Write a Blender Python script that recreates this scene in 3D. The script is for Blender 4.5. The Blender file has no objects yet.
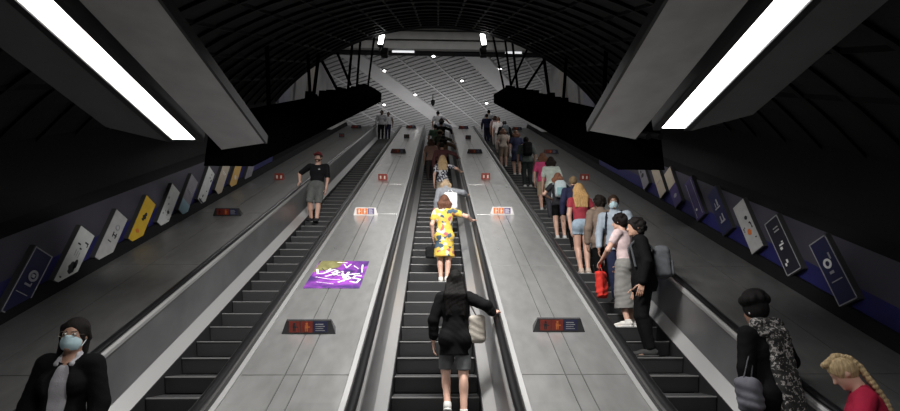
import bpy, bmesh, math, random
import numpy as np
from mathutils import Vector, Matrix
random.seed(7); rng = np.random.default_rng(7)
SC = bpy.context.scene
COL = SC.collection
T = math.tan(math.radians(30)); Y0 = 4.22; YT = 25.4; RUN = 0.2 / T
ZTOP = (YT - Y0) * T
PITCH = 2.72

# ------------------------------------------------------------------ materials
def mat(name, col, rough=.6, metal=0., noise=0., nscale=8., bump=0., bscale=60., stretch=None, spec=.5, emit=None, estr=0., sheen=0.):
    m = bpy.data.materials.new(name); m.use_nodes = True
    nt = m.node_tree; b = nt.nodes['Principled BSDF']
    b.inputs['Roughness'].default_value = rough; b.inputs['Metallic'].default_value = metal
    b.inputs['Specular IOR Level'].default_value = spec
    b.inputs['Base Color'].default_value = (*col, 1)
    if sheen: b.inputs['Sheen Weight'].default_value = sheen
    if emit:
        b.inputs['Emission Color'].default_value = (*emit, 1); b.inputs['Emission Strength'].default_value = estr
    if noise or bump:
        tc = nt.nodes.new('ShaderNodeTexCoord'); mp = nt.nodes.new('ShaderNodeMapping')
        nt.links.new(tc.outputs['Object'], mp.inputs[0])
        if stretch: mp.inputs['Scale'].default_value = stretch
    if noise:
        n = nt.nodes.new('ShaderNodeTexNoise'); n.inputs['Scale'].default_value = nscale; n.inputs['Detail'].default_value = 5
        nt.links.new(mp.outputs[0], n.inputs['Vector'])
        r = nt.nodes.new('ShaderNodeValToRGB')
        r.color_ramp.elements[0].position = .3; r.color_ramp.elements[1].position = .7
        r.color_ramp.elements[0].color = (*[c * (1 - noise) for c in col], 1)
        r.color_ramp.elements[1].color = (*[min(1, c * (1 + noise)) for c in col], 1)
        nt.links.new(n.outputs['Fac'], r.inputs[0]); nt.links.new(r.outputs[0], b.inputs['Base Color'])
        mr = nt.nodes.new('ShaderNodeMapRange')
        mr.inputs['To Min'].default_value = max(.05, rough - .12 * min(1, noise * 3)); mr.inputs['To Max'].default_value = min(1, rough + .12 * min(1, noise * 3))
        nt.links.new(n.outputs['Fac'], mr.inputs['Value']); nt.links.new(mr.outputs[0], b.inputs['Roughness'])
    if bump:
        n2 = nt.nodes.new('ShaderNodeTexNoise'); n2.inputs['Scale'].default_value = bscale; n2.inputs['Detail'].default_value = 3
        nt.links.new(mp.outputs[0], n2.inputs['Vector'])
        bp = nt.nodes.new('ShaderNodeBump'); bp.inputs['Strength'].default_value = bump; bp.inputs['Distance'].default_value = .01
        nt.links.new(n2.outputs['Fac'], bp.inputs['Height']); nt.links.new(bp.outputs[0], b.inputs['Normal'])
    return m

def ramp_mat(name, stops, scale=10., kind='voronoi', rough=.8, interp='CONSTANT'):
    m = bpy.data.materials.new(name); m.use_nodes = True
    nt = m.node_tree; b = nt.nodes['Principled BSDF']; b.inputs['Roughness'].default_value = rough
    tc = nt.nodes.new('ShaderNodeTexCoord')
    if kind == 'voronoi':
        t = nt.nodes.new('ShaderNodeTexVoronoi'); out = t.outputs['Color']
    else:
        t = nt.nodes.new('ShaderNodeTexNoise'); t.inputs['Detail'].default_value = 3; t.inputs['Distortion'].default_value = .8; out = t.outputs['Fac']
    t.inputs['Scale'].default_value = scale
    nt.links.new(tc.outputs['Object'], t.inputs['Vector'])
    r = nt.nodes.new('ShaderNodeValToRGB'); r.color_ramp.interpolation = interp
    while len(r.color_ramp.elements) < len(stops): r.color_ramp.elements.new(.5)
    for e, (p, c) in zip(r.color_ramp.elements, stops): e.position = p; e.color = (*c, 1)
    nt.links.new(out, r.inputs[0]); nt.links.new(r.outputs[0], b.inputs['Base Color'])
    return m

def step_mat():
    m = mat('step_metal', (.065, .065, .067), .5, .3)
    nt = m.node_tree; b = nt.nodes['Principled BSDF']
    tc = nt.nodes.new('ShaderNodeTexCoord'); w = nt.nodes.new('ShaderNodeTexWave')
    w.wave_type = 'BANDS'; w.bands_direction = 'X'; w.inputs['Scale'].default_value = 28; w.inputs['Distortion'].default_value = 0
    nt.links.new(tc.outputs['Object'], w.inputs['Vector'])
    bp = nt.nodes.new('ShaderNodeBump'); bp.inputs['Strength'].default_value = .5; bp.inputs['Distance'].default_value = .008
    nt.links.new(w.outputs['Fac'], bp.inputs['Height']); nt.links.new(bp.outputs[0], b.inputs['Normal'])
    return m

M = {}
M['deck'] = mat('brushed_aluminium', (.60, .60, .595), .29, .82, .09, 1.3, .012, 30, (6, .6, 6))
M['deck_shaded'] = mat('shaded_aluminium', (.125, .125, .123), .42, .45, .15, 1.6, .05, 30, (6, .6, 6))  # same metal as the central decks, outer-side shade put into its colour
M['trim'] = mat('bright_trim', (.60, .60, .60), .38, .7)
M['seam'] = mat('seam_dark', (.03, .03, .03), .7)
M['rubber'] = mat('handrail_rubber', (.008, .008, .009), .3, 0, spec=.5)
M['panel'] = mat('balustrade_panel', (.36, .36, .37), .30, .75, .12, 2, .0)
M['ledge'] = mat('skirt_ledge_metal', (.60, .60, .60), .36, .65)
M['skirt'] = mat('skirt_black', (.02, .02, .022), .4)
M['step'] = step_mat()
M['nosing'] = mat('step_nosing', (.24, .24, .24), .55, .3)
M['black'] = mat('matte_black', (.004, .004, .005), .85, 0, .4, 3, spec=.2)
M['vault'] = mat('vault_black', (.005, .005, .006), .7, 0, .5, 2, .4, 12, spec=.25)
M['rib'] = mat('vault_rib_metal', (.004, .004, .0045), .6, .2, spec=.2)
M['truss'] = mat('truss_black', (.0012, .0012, .0013), 1., spec=0)
M['wallblue'] = mat('poster_wall_blue', (.012, .012, .10), .6, 0, .3, 2.5)
M['wallgrey'] = mat('poster_wall_grey', (.05, .047, .066), .7, 0, .2, 2)
M['concrete'] = mat('grey_concrete', (.30, .295, .30), .75, 0, .18, 1.2, .2, 20)
M['tan'] = mat('tan_panel', (.34, .31, .28), .75, 0, .15, 1.2)
M['bluegrey'] = mat('blue_grey_panel', (.27, .28, .35), .75, 0, .15, 1.2)
M['slat'] = mat('ceiling_slat', (.42, .42, .435), .6, 0, .08, 1.5)
M['slatgap'] = mat('ceiling_gap', (.16, .16, .165), .8)
M['band'] = mat('ceiling_band', (.60, .60, .62), .6, 0, .06, 1.5)
M['beam'] = mat('beam_grey', (.20, .20, .195), .65, 0, .1, 2)
M['soffit'] = mat('soffit_panel', (.33, .325, .32), .6, .1, .12, 3)
M['soffit_dark'] = mat('soffit_dark', (.05, .05, .052), .6, 0, .15, 3)
M['housing'] = mat('housing_dark', (.012, .012, .013), .6)
M['tube'] = mat('tube_light', (.9, .9, .9), .5, emit=(1, .985, .97), estr=5.5)
M['lamp'] = mat('flood_light', (.9, .9, .9), .5, emit=(1, .99, .98), estr=10)
M['spot'] = mat('downlight_glow', (.9, .9, .9), .5, emit=(1, .99, .97), estr=9)
M['strip'] = mat('strip_glow', (.9, .9, .9), .5, emit=(.95, .97, 1), estr=.75)
M['floor'] = mat('floor_stone', (.16, .16, .155), .5, 0, .2, 3)
M['red'] = mat('sign_red', (.24, .028, .016), .55, 0, .15, 20)
M['orange'] = mat('sign_orange', (.62, .17, .04), .55)
M['navy'] = mat('sign_navy', (.018, .022, .075), .55)
M['violet'] = mat('sign_violet', (.10, .07, .20), .55)
M['white'] = mat('white_print', (.75, .75, .75), .6)
M['cream'] = mat('cream_print', (.70, .62, .55), .6)
M['greyprint'] = mat('grey_print', (.30, .30, .32), .6)
M['ink'] = mat('dark_ink', (.02, .02, .025), .6)
M['signdark'] = mat('sign_charcoal', (.035, .035, .037), .5)
M['signlight'] = mat('sign_pale', (.62, .60, .58), .45)

# ------------------------------------------------------------------ helpers
def link(o, parent=None):
    COL.objects.link(o)
    if parent: o.parent = parent
    return o
def tag(o, label=None, cat=None, group=None, kind=None):
    for k, v in (('label', label), ('category', cat), ('group', group), ('kind', kind)):
        if v: o[k] = v
    return o
def mesh_obj(name, verts, faces, m, parent=None, smooth=False):
    me = bpy.data.meshes.new(name); me.from_pydata([tuple(v) for v in verts], [], faces); me.update()
    mats = m if isinstance(m, list) else [m]
    for x in mats: me.materials.append(x)
    if smooth: me.polygons.foreach_set('use_smooth', [True] * len(me.polygons))
    return link(bpy.data.objects.new(name, me), parent)
def empty(name, loc=(0, 0, 0), rot=(0, 0, 0)):
    o = bpy.data.objects.new(name, None); o.location = loc; o.rotation_euler = rot; o.empty_display_size = .1
    return link(o)
class MB:
    def __init__(s): s.v = []; s.f = []; s.mi = []; s.cur = 0
    def add(s, v, f):
        n = len(s.v); s.v += [tuple(x) for x in v]; s.f += [tuple(i + n for i in q) for q in f]; s.mi += [s.cur] * len(f)
    def box(s, x0, x1, y0, y1, z0, z1):
        s.add([(x0,y0,z0),(x1,y0,z0),(x1,y1,z0),(x0,y1,z0),(x0,y0,z1),(x1,y0,z1),(x1,y1,z1),(x0,y1,z1)],
              [(0,3,2,1),(4,5,6,7),(0,1,5,4),(1,2,6,5),(2,3,7,6),(3,0,4,7)])
    def hexa(s, p):  # 8 points, bottom ring then top ring
        s.add(p, [(0,3,2,1),(4,5,6,7),(0,1,5,4),(1,2,6,5),(2,3,7,6),(3,0,4,7)])
    def tube(s, a, b, r, n=10, r2=None):
        a = Vector(a); b = Vector(b); d = (b - a).normalized()
        u = d.orthogonal().normalized(); w = d.cross(u); r2 = r if r2 is None else r2
        v = [a + (u * math.cos(2*math.pi*i/n) + w * math.sin(2*math.pi*i/n)) * r for i in range(n)] + \
            [b + (u * math.cos(2*math.pi*i/n) + w * math.sin(2*math.pi*i/n)) * r2 for i in range(n)]
        s.add(v, [tuple(range(n))[::-1], tuple(range(n, 2*n))] + [(i, (i+1) % n, n + (i+1) % n, n + i) for i in range(n)])
    def sweep(s, prof, path, caps=True):   # prof closed [(x,h)], path [(y,z)]
        n = len(prof); v = []
        for (y, z) in path: v += [(x, y, z + h) for x, h in prof]
        f = [(k*n+i, k*n+(i+1) % n, (k+1)*n+(i+1) % n, (k+1)*n+i) for k in range(len(path)-1) for i in range(n)]
        if caps: f += [tuple(range(n))[::-1], tuple(range((len(path)-1)*n, len(path)*n))]
        s.add(v, f)
    def build(s, name, m, parent=None, smooth=False, bevel=0):
        o = mesh_obj(name, s.v, s.f, m, parent, smooth)
        if isinstance(m, list): o.data.polygons.foreach_set('material_index', s.mi)
        bm = bmesh.new(); bm.from_mesh(o.data); bmesh.ops.recalc_face_normals(bm, faces=bm.faces); bm.to_mesh(o.data); bm.free()
        if bevel:
            b = o.modifiers.new('bevel', 'BEVEL'); b.width = bevel; b.segments = 2; b.limit_method = 'ANGLE'
        return o
def sp(t, w=.22):
    return t if t > 8*w else (0 if t < -8*w else w * math.log1p(math.exp(t / w)))
def zl(y): return T * (sp(y - Y0) - sp(y - YT))
def zlin(y): return (y - Y0) * T
def ypath(a, b, n=24, extra=()):
    ys = sorted(set([a, b] + [a + (b - a) * i / n for i in range(n + 1)] + [y for y in extra if a < y < b]))
    return [(y, zl(y)) for y in ys]
BEND = [Y0 + i * .15 for i in range(-6, 7)] + [YT + i * .15 for i in range(-6, 7)]
def lpath(a, b, n=2): return [(a + (b - a) * i / n, zlin(a + (b - a) * i / n)) for i in range(n + 1)]

# ------------------------------------------------------------------ escalators
YB, YE = 2.7, 27.2
def make_step():
    b = MB()
    h = .192
    # curved riser, flat tread
    pr = [(-.02, 0), (-.012, -.03), (.002, -.07), (.02, -.12), (.045, -h), (.33, -h), (.335, -.03), (.335, 0)]
    n = len(pr); v = [(-.495, y, z) for y, z in pr] + [(.495, y, z) for y, z in pr]
    b.add(v, [tuple(range(n)), tuple(range(n, 2*n))[::-1]] + [(i, n+i, n+(i+1) % n, (i+1) % n) for i in range(n)])
    s = b.build('step', M['step'])
    nb = MB(); nb.box(-.495, .495, -.024, .004, -.010, .002)
    e = nb.build('nosing', M['nosing'], s)
    return s, e
def escalator(ex, label):
    root = empty('escalator', (ex, 0, 0)); tag(root, label, 'escalator', 'escalators in the shaft')
    st, no = STEP
    first = True
    for k in range(-4, 64):
        z = .2 * k if 0 <= k <= 61 else (0 if k < 0 else 12.2)
        s = st if (first and not STEP_USED) else st.copy()
        if s is not st:
            link(s); e = no.copy(); link(e); e.parent = s
        STEP_USED.append(1); first = False
        s.parent = root; s.location = (0, Y0 + k * RUN, z)
    pth = ypath(YB, YE, 26, BEND)
    for sg in (-1, 1):
        b = MB(); b.sweep([(sg*.505, -.3), (sg*.525, -.3), (sg*.525, .05), (sg*.505, .05)], pth); b.build('skirt', M['skirt'], root)
        b = MB(); b.sweep([(sg*.507, .04), (sg*.525, .06), (sg*.645, .20), (sg*.645, .14), (sg*.52, .02)], pth); b.build('skirt_ledge', M['ledge'], root)
        b = MB(); b.sweep([(sg*.635, .20), (sg*.655, .20), (sg*.70, .80), (sg*.68, .80)], pth); b.build('balustrade_panel', M['panel'], root)
        b = MB(); b.sweep([(sg*.650, .79), (sg*.735, .79), (sg*.735, .858), (sg*.672, .858), (sg*.655, .83)], pth); b.build('handrail_guide', M['trim'], root)
        hp = [(sg*(.715 + .046*math.cos(a)), .885 + .028*math.sin(a)) for a in [i*math.pi/6 for i in range(12)]]
        b = MB(); b.sweep(hp, pth); b.build('handrail', M['rubber'], root, True)
        # outer base filling down to the truss
        b = MB(); b.sweep([(sg*.70, .78), (sg*.786, .79), (sg*.786, .815), (sg*.70, .80)], pth); b.build('rail_edge', M['seam'], root)
    return root
STEP = make_step(); STEP_USED = []
escalator(-PITCH, 'descending escalator between the blue left wall and the deck with purple sticker')
escalator(0, 'middle escalator carrying the women in yellow dress and black jacket')
escalator(PITCH, 'crowded ascending escalator with standing queue beside the right wall')

def deck(x0, x1, m, label, strip):
    """inclined metal deck between two handrails; panels are its parts"""
    o = empty('balustrade_deck', ((x0 + x1) / 2, 0, 0)); tag(o, label, 'escalator deck')
    cx = (x0 + x1) / 2; a, b = x0 - cx, x1 - cx; w = b - a
    pth = ypath(YB - .1, YE + .1, 26, BEND)
    mb = MB(); mb.sweep([(a, .60), (b, .60), (b, .806), (a, .806)], pth); mb.build('deck_base', M['seam'], o)
    g = .005
    cuts = [a + .05] + [a + w * f for f in strip] + [b - .05]
    names = ['side_panel', 'centre_strip', 'side_panel'] if len(strip) == 2 else ['side_panel'] * (len(strip) + 1)
    for i, nm in enumerate(names):
        mb = MB(); y = YB - .1; k = 0
        while y < YE:
            y2 = min(YE + .1, y + 2.45)
            mb.sweep([(cuts[i] + g, .80), (cuts[i+1] - g, .80), (cuts[i+1] - g, .82), (cuts[i] + g, .82)], ypath(y + g, y2 - g, 3, BEND)); y = y2
        mb.build(nm, m, o)
    for s, e in ((a, a + .05), (b - .05, b)):
        mb = MB(); mb.sweep([(s, .80), (e, .80), (e, .828), (s, .828)], pth); mb.build('edge_trim', M['trim'] if m is M['deck'] else m, o)
    return o
DE = .786
deck(-PITCH + DE, -DE, M['deck'], 'pale metal deck with the purple graffiti sticker, between two escalators', (.42, .56))
deck(DE, PITCH - DE, M['deck'], 'pale metal deck without sticker, left of the crowded escalator', (.42, .56))
deck(-5.08, -PITCH - DE, M['deck_shaded'], 'wide shade-toned metal deck below the row of posters with the yellow one', (.5,))
deck(PITCH + DE, 5.08, M['deck_shaded'], 'wide shade-toned metal deck along the right wall behind the queue', (.5,))

# ------------------------------------------------------------------ shell
def struct(o): o['kind'] = 'structure'; return o
for sg, nm in ((-1, 'wall_left'), (1, 'wall_right')):
    b = MB(); b.sweep([(sg*5.06, .5), (sg*5.3, .5), (sg*5.3, 1.30), (sg*5.06, 1.30)], lpath(1.5, 14.4)); struct(b.build(nm, M['wallblue']))
    b = MB(); b.sweep([(sg*5.06, 1.302), (sg*5.3, 1.302), (sg*5.3, 1.86), (sg*5.06, 1.86)], lpath(1.5, 14.4)); struct(b.build(nm + '_upper', M['wallgrey']))
    b = MB(); b.sweep([(sg*4.93, .80), (sg*5.06, .80), (sg*5.06, 1.00), (sg*5.01, 1.00)], lpath(4.4, 25.2)); struct(b.build('baseboard_shade_' + nm[5:], M['black']))  # black baseboard raised so its dark band paints the wall-foot shadow
arc = []
Rr, hc = 6.2, -.30
def arch(n=28):
    out = []
    for i in range(n + 1):
        x = -5.2 + 10.4 * i / n; out.append((x, hc + math.sqrt(Rr*Rr - x*x)))
    return out
A = [(-5.06, 1.86), (-5.2, 1.9)] + arch() + [(5.2, 1.9), (5.06, 1.86)]
Ao = [(x * 1.045, h + .25) for x, h in A]
b = MB(); b.sweep(A + Ao[::-1], lpath(1.5, 14.4, 12), False); struct(b.build('ceiling_vault', M['vault']))
b = MB()
y = 3.0
while y < 14.3:     # ring ribs of the vault lining
    A1 = arch(40)
    for (x0, h0), (x1, h1) in zip(A1[:-1], A1[1:]):
        b.hexa([(x0, y, h0-.07+zlin(y)), (x1, y, h1-.07+zlin(y)), (x1, y+.08, h1-.07+zlin(y+.08)), (x0, y+.08, h0-.07+zlin(y+.08)),
                (x0, y, h0+.02+zlin(y)), (x1, y, h1+.02+zlin(y)), (x1, y+.08, h1+.02+zlin(y+.08)), (x0, y+.08, h0+.02+zlin(y+.08))])
    y += .62
for i in range(17):   # lengthwise battens
    x = -4.6 + 9.2 * i / 16; h = hc + math.sqrt(Rr*Rr - x*x)
    b.sweep([(x-.025, h-.05), (x+.025, h-.05), (x+.025, h+.02), (x-.025, h+.02)], lpath(2, 14.35))
struct(b.build('trim_1', M['rib']))
# headwall above the arch mouth
yr = 14.4; zr = zlin(yr); a = arch(40); v = []; f = []
for x, h in a: v += [(x, yr, zr + h), (x, yr, 20)]
for i in range(len(a) - 1): f.append((2*i, 2*i+2, 2*i+3, 2*i+1))
n = len(v); v += [(-5.2, yr, zr+.5), (-5.2, yr, 20), (-6.9, yr, 20), (-6.9, yr, zr+.5), (5.2, yr, zr+.5), (5.2, yr, 20), (6.9, yr, 20), (6.9, yr, zr+.5)]
f += [(n, n+1, n+2, n+3), (n+4, n+5, n+6, n+7)]
hw = mesh_obj('wall_headwall', v, f, M['vault']); hw.modifiers.new('s', 'SOLIDIFY').thickness = .2; struct(hw)
# upper, taller part of the shaft and the landing hall
for sg, nm in ((-1, 'wall_upper_left'), (1, 'wall_upper_right')):
    b = MB(); b.box(sg*6.6, sg*6.9, 14.4, 48, 5, 20.3); struct(b.build(nm, M['concrete']))
    for i, (ya, yb2, mm) in enumerate([(16.0, 17.6, 'tan'), (18.6, 19.8, 'bluegrey'), (20.6, 21.7, 'concrete'), (22.6, 23.6, 'tan')]):
        b = MB(); b.box(sg*6.5, sg*6.6, ya, yb2, 8, 17.5); o = struct(b.build('trim_%d' % (i + 2), M[mm]))
    b = MB(); b.sweep([(sg*5.08, -.2), (sg*6.6, -.2), (sg*6.6, .6), (sg*5.08, .6)], ypath(14.4, 27, 6, BEND)); struct(b.build('floor_side_' + nm[11:], M['black']))
b = MB(); b.box(-6.9, 6.9, 14.2, 24.0, 18.4, 18.7); struct(b.build('ceiling_roof', M['black']))
CZ = 16.86
b = MB(); b.box(-6.9, 6.9, 48, 48.3, 11, 19); struct(b.build('wall_far', M['concrete']))
b = MB(); b.box(-6.6, 6.6, 26.0, 48, 11.9, ZTOP); struct(b.build('floor', M['floor']))
# stepped beams where the shaft meets the hall ceiling
for i, (z0, z1, yy) in enumerate([(16.84, 17.16, 23.75), (17.22, 17.42, 23.9), (17.50, 17.98, 23.85), (18.06, 18.4, 23.8)]):
    b = MB(); b.box(-6.6, 6.6, yy, yy + .35, z0, z1); struct(b.build('trim_%d' % (i + 6), M['beam']))
b = MB(); b.box(-6.6, 6.6, 24.0, 24.4, 16.8, 18.5); struct(b.build('wall_bulkhead', M['black']))
# slatted ceiling: slats run across a grid turned 30 degrees
b = MB(); b.box(-6.9, 6.9, 24.3, 48, CZ + .10, CZ + .3); struct(b.build('ceiling_backing', M['slatgap']))
th = math.radians(31); D = Vector((math.sin(th), math.cos(th), 0)); Nn = Vector((math.cos(th), -math.sin(th), 0))
def clipbox(mb, p0, p1, q0, q1, z0, z1):
    """strip p0..p1 along Nn, q0..q1 along D, clipped to the hall outline"""
    poly = [Nn*p0 + D*q0, Nn*p1 + D*q0, Nn*p1 + D*q1, Nn*p0 + D*q1]
    for ax, lim, s in ((0, -6.6, 1), (0, 6.6, -1), (1, 24.3, 1), (1, 48, -1)):
        out = []
        for i in range(len(poly)):
            a_, b_ = poly[i], poly[(i+1) % len(poly)]
            da, db = (a_[ax]-lim)*s, (b_[ax]-lim)*s
            if da >= 0: out.append(a_)
            if da * db < 0: out.append(a_ + (b_ - a_) * (da / (da - db)))
        poly = out
        if len(poly) < 3: return
    n = len(poly)
    mb.add([(p.x, p.y, z0) for p in poly] + [(p.x, p.y, z1) for p in poly],
           [tuple(range(n)), tuple(range(n, 2*n))[::-1]] + [(i, (i+1) % n, n+(i+1) % n, n+i) for i in range(n)])
lines = [-24.3, -22.6, -20.9, -19.2, -17.3, -16.2, -14.65, -13.1, -11.3, -10.2, -8.5, -6.8, -5.1, -3.4]
bands = {-17.3, -11.3}
sb = MB(); jb = MB(); bb = MB()
for p0, p1 in zip(lines[:-1], lines[1:]):
    if p0 in bands: clipbox(bb, p0, p1, 5, 55, CZ - .06, CZ + .1); continue
    q = 10.
    while q < 52:
        clipbox(sb, p0 + .04, p1 - .04, q, q + .27, CZ, CZ + .06); q += .36
for p in lines: clipbox(jb, p - .045, p + .045, 5, 55, CZ - .03, CZ + .12)
struct(sb.build('ceiling', M['slat'])); struct(jb.build('trim_10', M['band'])); struct(bb.build('trim_11', M['band']))
# lower hall
b = MB(); b.box(-6.5, 6.5, -7, 4.6, -.3, -.22); struct(b.build('floor_lower', M['floor']))
b = MB(); b.box(-6.5, 6.5, -7, 2.0, 4.75, 5.0); struct(b.build('ceiling_lower', M['vault']))
for sg, nm in ((-1, 'wall_lower_left'), (1, 'wall_lower_right')):
    b = MB(); b.box(sg*5.3, sg*5.5, -7, 5.5, -.3, 4.9); struct(b.build(nm, M['soffit_dark']))
b = MB(); b.box(-6.5, 6.5, -7.2, -7, -.3, 5); struct(b.build('wall_lower_back', M['soffit_dark']))

# ------------------------------------------------------------------ hanging luminaires
def luminaire(cx, yend, yaw, sg, label):
    r = empty('hanging_luminaire', (cx, yend, 4.0), (math.radians(-4.3), 0, yaw)); tag(r, label, 'ceiling light', 'long luminaires above the outer escalators')
    # sg: +1 when the inner (escalator) side is +x
    L = -8.5
    b = MB(); b.box(-.22, .22, L, -.0, .03, .24); b.box(-.22, -.145, L, 0, -.02, .03); b.box(.145, .22, L, 0, -.02, .03); b.build('housing', M['housing'], r)
    b = MB(); b.box(-.14, .14, L, -.03, -.005, .028); b.build('diffuser', M['tube'], r)
    i0, i1 = sg*.31, sg*.96
    b = MB(); b.hexa([(i0, L, .02), (i1, L, -.02), (i1, .02, -.02), (i0, .30, .02), (i0, L, .10), (i1, L, .06), (i1, .02, .06), (i0, .30, .10)]); ip = b.build('inner_panel', M['soffit'], r)
    b = MB(); e1 = i1 + sg*.03; b.hexa([(i1, L, -.03), (e1, L, -.03), (e1, .02, -.03), (i1, .02, -.03), (i1, L, .08), (e1, L, .08), (e1, .02, .08), (i1, .02, .08)]); b.build('edge_strip', M['housing'], ip)
    o0, o1 = -sg*.24, -sg*.60
    b = MB(); b.hexa([(o0, L, .0), (o1, L, -.12), (o1, -.55, -.12), (o0, .05, .0), (o0, L, .06), (o1, L, -.06), (o1, -.55, -.06), (o0, .05, .06)]); b.build('outer_panel', M['soffit_dark'], r)
    b = MB()
    for yy in (-7, -5, -3.2): b.tube((sg*.5, yy, .08), (sg*.5, yy, .8), .02); b.tube((-sg*.4, yy, .0), (-sg*.4, yy, .8), .02)
    b.build('hanger', M['housing'], r)
    return r
luminaire(-3.10, 5.75, math.radians(-.4), 1, 'long white tube light with grey side panel above the left escalator')
luminaire(2.73, 5.25, math.radians(-.6), -1, 'long white tube light with grey side panel above the right escalator')

# ------------------------------------------------------------------ side trusses with struts
def truss(sg, struts, label):
    r = empty('side_truss', (sg*3.4, 16, zlin(16) + 2.7)); tag(r, label, 'truss')
    off = Vector(r.location)
    def loc(mb): mb.v = [tuple(Vector(p) - off) for p in mb.v]; return mb
    b = MB(); b.sweep([(sg*3.05, 2.32), (sg*3.85, 2.32), (sg*3.85, 3.22), (sg*3.6, 3.22), (sg*3.05, 2.85)], lpath(7.8, 24.4)); loc(b).build('truss_box', M['truss'], r)
    random.seed(3 + sg)
    y = 13.
    while y < 24:
        h_ = random.uniform(.10, .24); l_ = random.uniform(.3, .6)
        b = MB(); b.box(sg*3.72 - .1, sg*3.72 + .1, y, y + l_, zlin(y) + 3.1, zlin(y) + 3.22 + h_); y += random.uniform(.5, 1.1)
        loc(b).build('cable_box', M['truss'], r)
    for p, q in struts:
        p = Vector(p); q = Vector(q); d = (q - p); q = p + d * min(1.6, (18.3 - p.z) / d.z) if d.z > 0 else q
        b = MB(); b.tube(p - d * .03, q, .055, 8); loc(b).build('strut', M['truss'], r, True)
    for yy in (9.5, 12.5):
        b = MB(); b.tube((sg*3.5, yy, zlin(yy) + 3.1), (sg*3.7, yy, zlin(yy) + 4.72), .045, 8); loc(b).build('hanger', M['truss'], r)
    for k in range(3):
        b = MB(); b.tube((sg*(3.2 + .2*k), 7.3, zlin(7.3) + 3.0), (sg*(3.2 + .2*k), 8.2, zlin(8.2) + 2.95), .05, 8)
        loc(b).build('pipe', M['rib'], r)
    return r
truss(-1, [((-3.7, 13.44, 8.43), (-3.64, 13.44, 9.9)), ((-3.7, 16.87, 10.51), (-4.55, 16.87, 12.08)), ((-3.7, 18.5, 11.55), (-3.62, 18.5, 14.02)),
           ((-3.7, 18.9, 12.0), (-4.46, 18.9, 13.77)), ((-3.7, 20.5, 12.83), (-3.65, 20.5, 15.51)), ((-3.7, 23.7, 14.44), (-3.45, 23.7, 18.0))],
      'black truss with thin struts hanging along the left side below the arch')
truss(1, [((3.5, 23.6, 14.5), (2.95, 23.6, 17.92)), ((3.7, 22.5, 14.1), (3.36, 22.5, 18.19)), ((3.7, 20.58, 12.83), (3.52, 20.58, 15.47)),
          ((3.7, 22.2, 13.95), (4.76, 22.2, 16.35)), ((3.7, 18.83, 11.84), (4.57, 18.83, 13.22)), ((3.7, 14.75, 9.25), (3.6, 14.75, 10.63))],
      'black truss with thin struts hanging along the right side above the queue')

# ------------------------------------------------------------------ small lamps
def ring_lamp(x, z, tilt, label):
    r = empty('flood_lamp', (x, 14.95, z), (math.radians(-8), tilt, 0)); tag(r, label, 'lamp', 'lamps at the arch mouth')
    b = MB(); b.box(-.10, .10, -.02, .12, -.26, .26); b.build('lamp_housing', M['housing'], r, bevel=.01)
    b = MB(); b.box(-.08, .08, -.04, -.015, -.23, .23); b.build('lamp_lens', M['lamp'], r)
    b = MB(); b.tube((0, .06, -.5), (0, .06, 1.1), .03); b.build('bracket', M['housing'], r)
    q = -.12*(1 if x > 0 else -1); b = MB(); b.box(q - .05, q + .17, -.02, .2, -.62, -.34); b.build('junction_box', M['housing'], r, bevel=.01)
ring_lamp(-1.95, 11.55, math.radians(6), 'small bright lamp at the left of the arch crown')
ring_lamp(1.56, 11.60, math.radians(-6), 'small bright lamp at the right of the arch crown')
DL = [((-3.14, 26.04), 'first from the left edge, beside the left plain band'), ((-.25, 24.4), 'just under the stepped beams at the centre'),
      ((1.48, 27.08), 'beside the upper end of the right plain band'), ((3.62, 25.63), 'upper one beyond the right plain band'),
      ((3.27, 30.01), 'low above the queue, over the far end of the right truss'), ((4.09, 28.33), 'between the right truss struts'),
      ((-1.44, 28.95), 'right above the left plain band, near the hanging black fitting'), ((-3.61, 30.42), 'lowest left one above the two people at the top')]
for (x, y), lb in DL:
    r = empty('downlight', (x, y, CZ - .02)); tag(r, 'round ceiling downlight ' + lb, 'downlight', 'downlights in the slatted ceiling')
    b = MB(); b.tube((0, 0, -.04), (0, 0, .06), .11, 20); b.build('ring', M['beam'], r)
    b = MB(); b.tube((0, 0, -.06), (0, 0, -.035), .085, 20); b.build('lens', M['spot'], r)
r = empty('hanging_camera', (-.31, 29.05, CZ)); tag(r, 'small black camera hanging from the slatted ceiling at its centre', 'camera')
b = MB(); b.tube((0, 0, 0), (0, 0, -.45), .03); b.build('rod', M['housing'], r)
b = MB(); b.tube((0, 0, -.40), (0, 0, -.62), .13, 16); b.tube((0, 0, -.62), (0, 0, -.78), .12, 16, .06); b.build('dome', M['housing'], r, bevel=.01)
for x0, x1, z, lb in ((-2.5, -1.3, 16.74, 'white strip light below the beams, left of centre'), (3.7, 4.6, 16.78, 'white strip light below the beams near the right struts')):
    r = empty('ceiling_strip_light', ((x0+x1)/2, 23.9, z)); tag(r, lb, 'strip light', 'strip lights under the beams')
    w = (x1 - x0) / 2
    b = MB(); b.box(-w - .03, w + .03, 0, .12, -.01, .09); b.build('tray', M['beam'], r)
    b = MB(); b.box(-w, w, -.02, .0, -.06, .06); b.build('tube', M['strip'], r)

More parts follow.
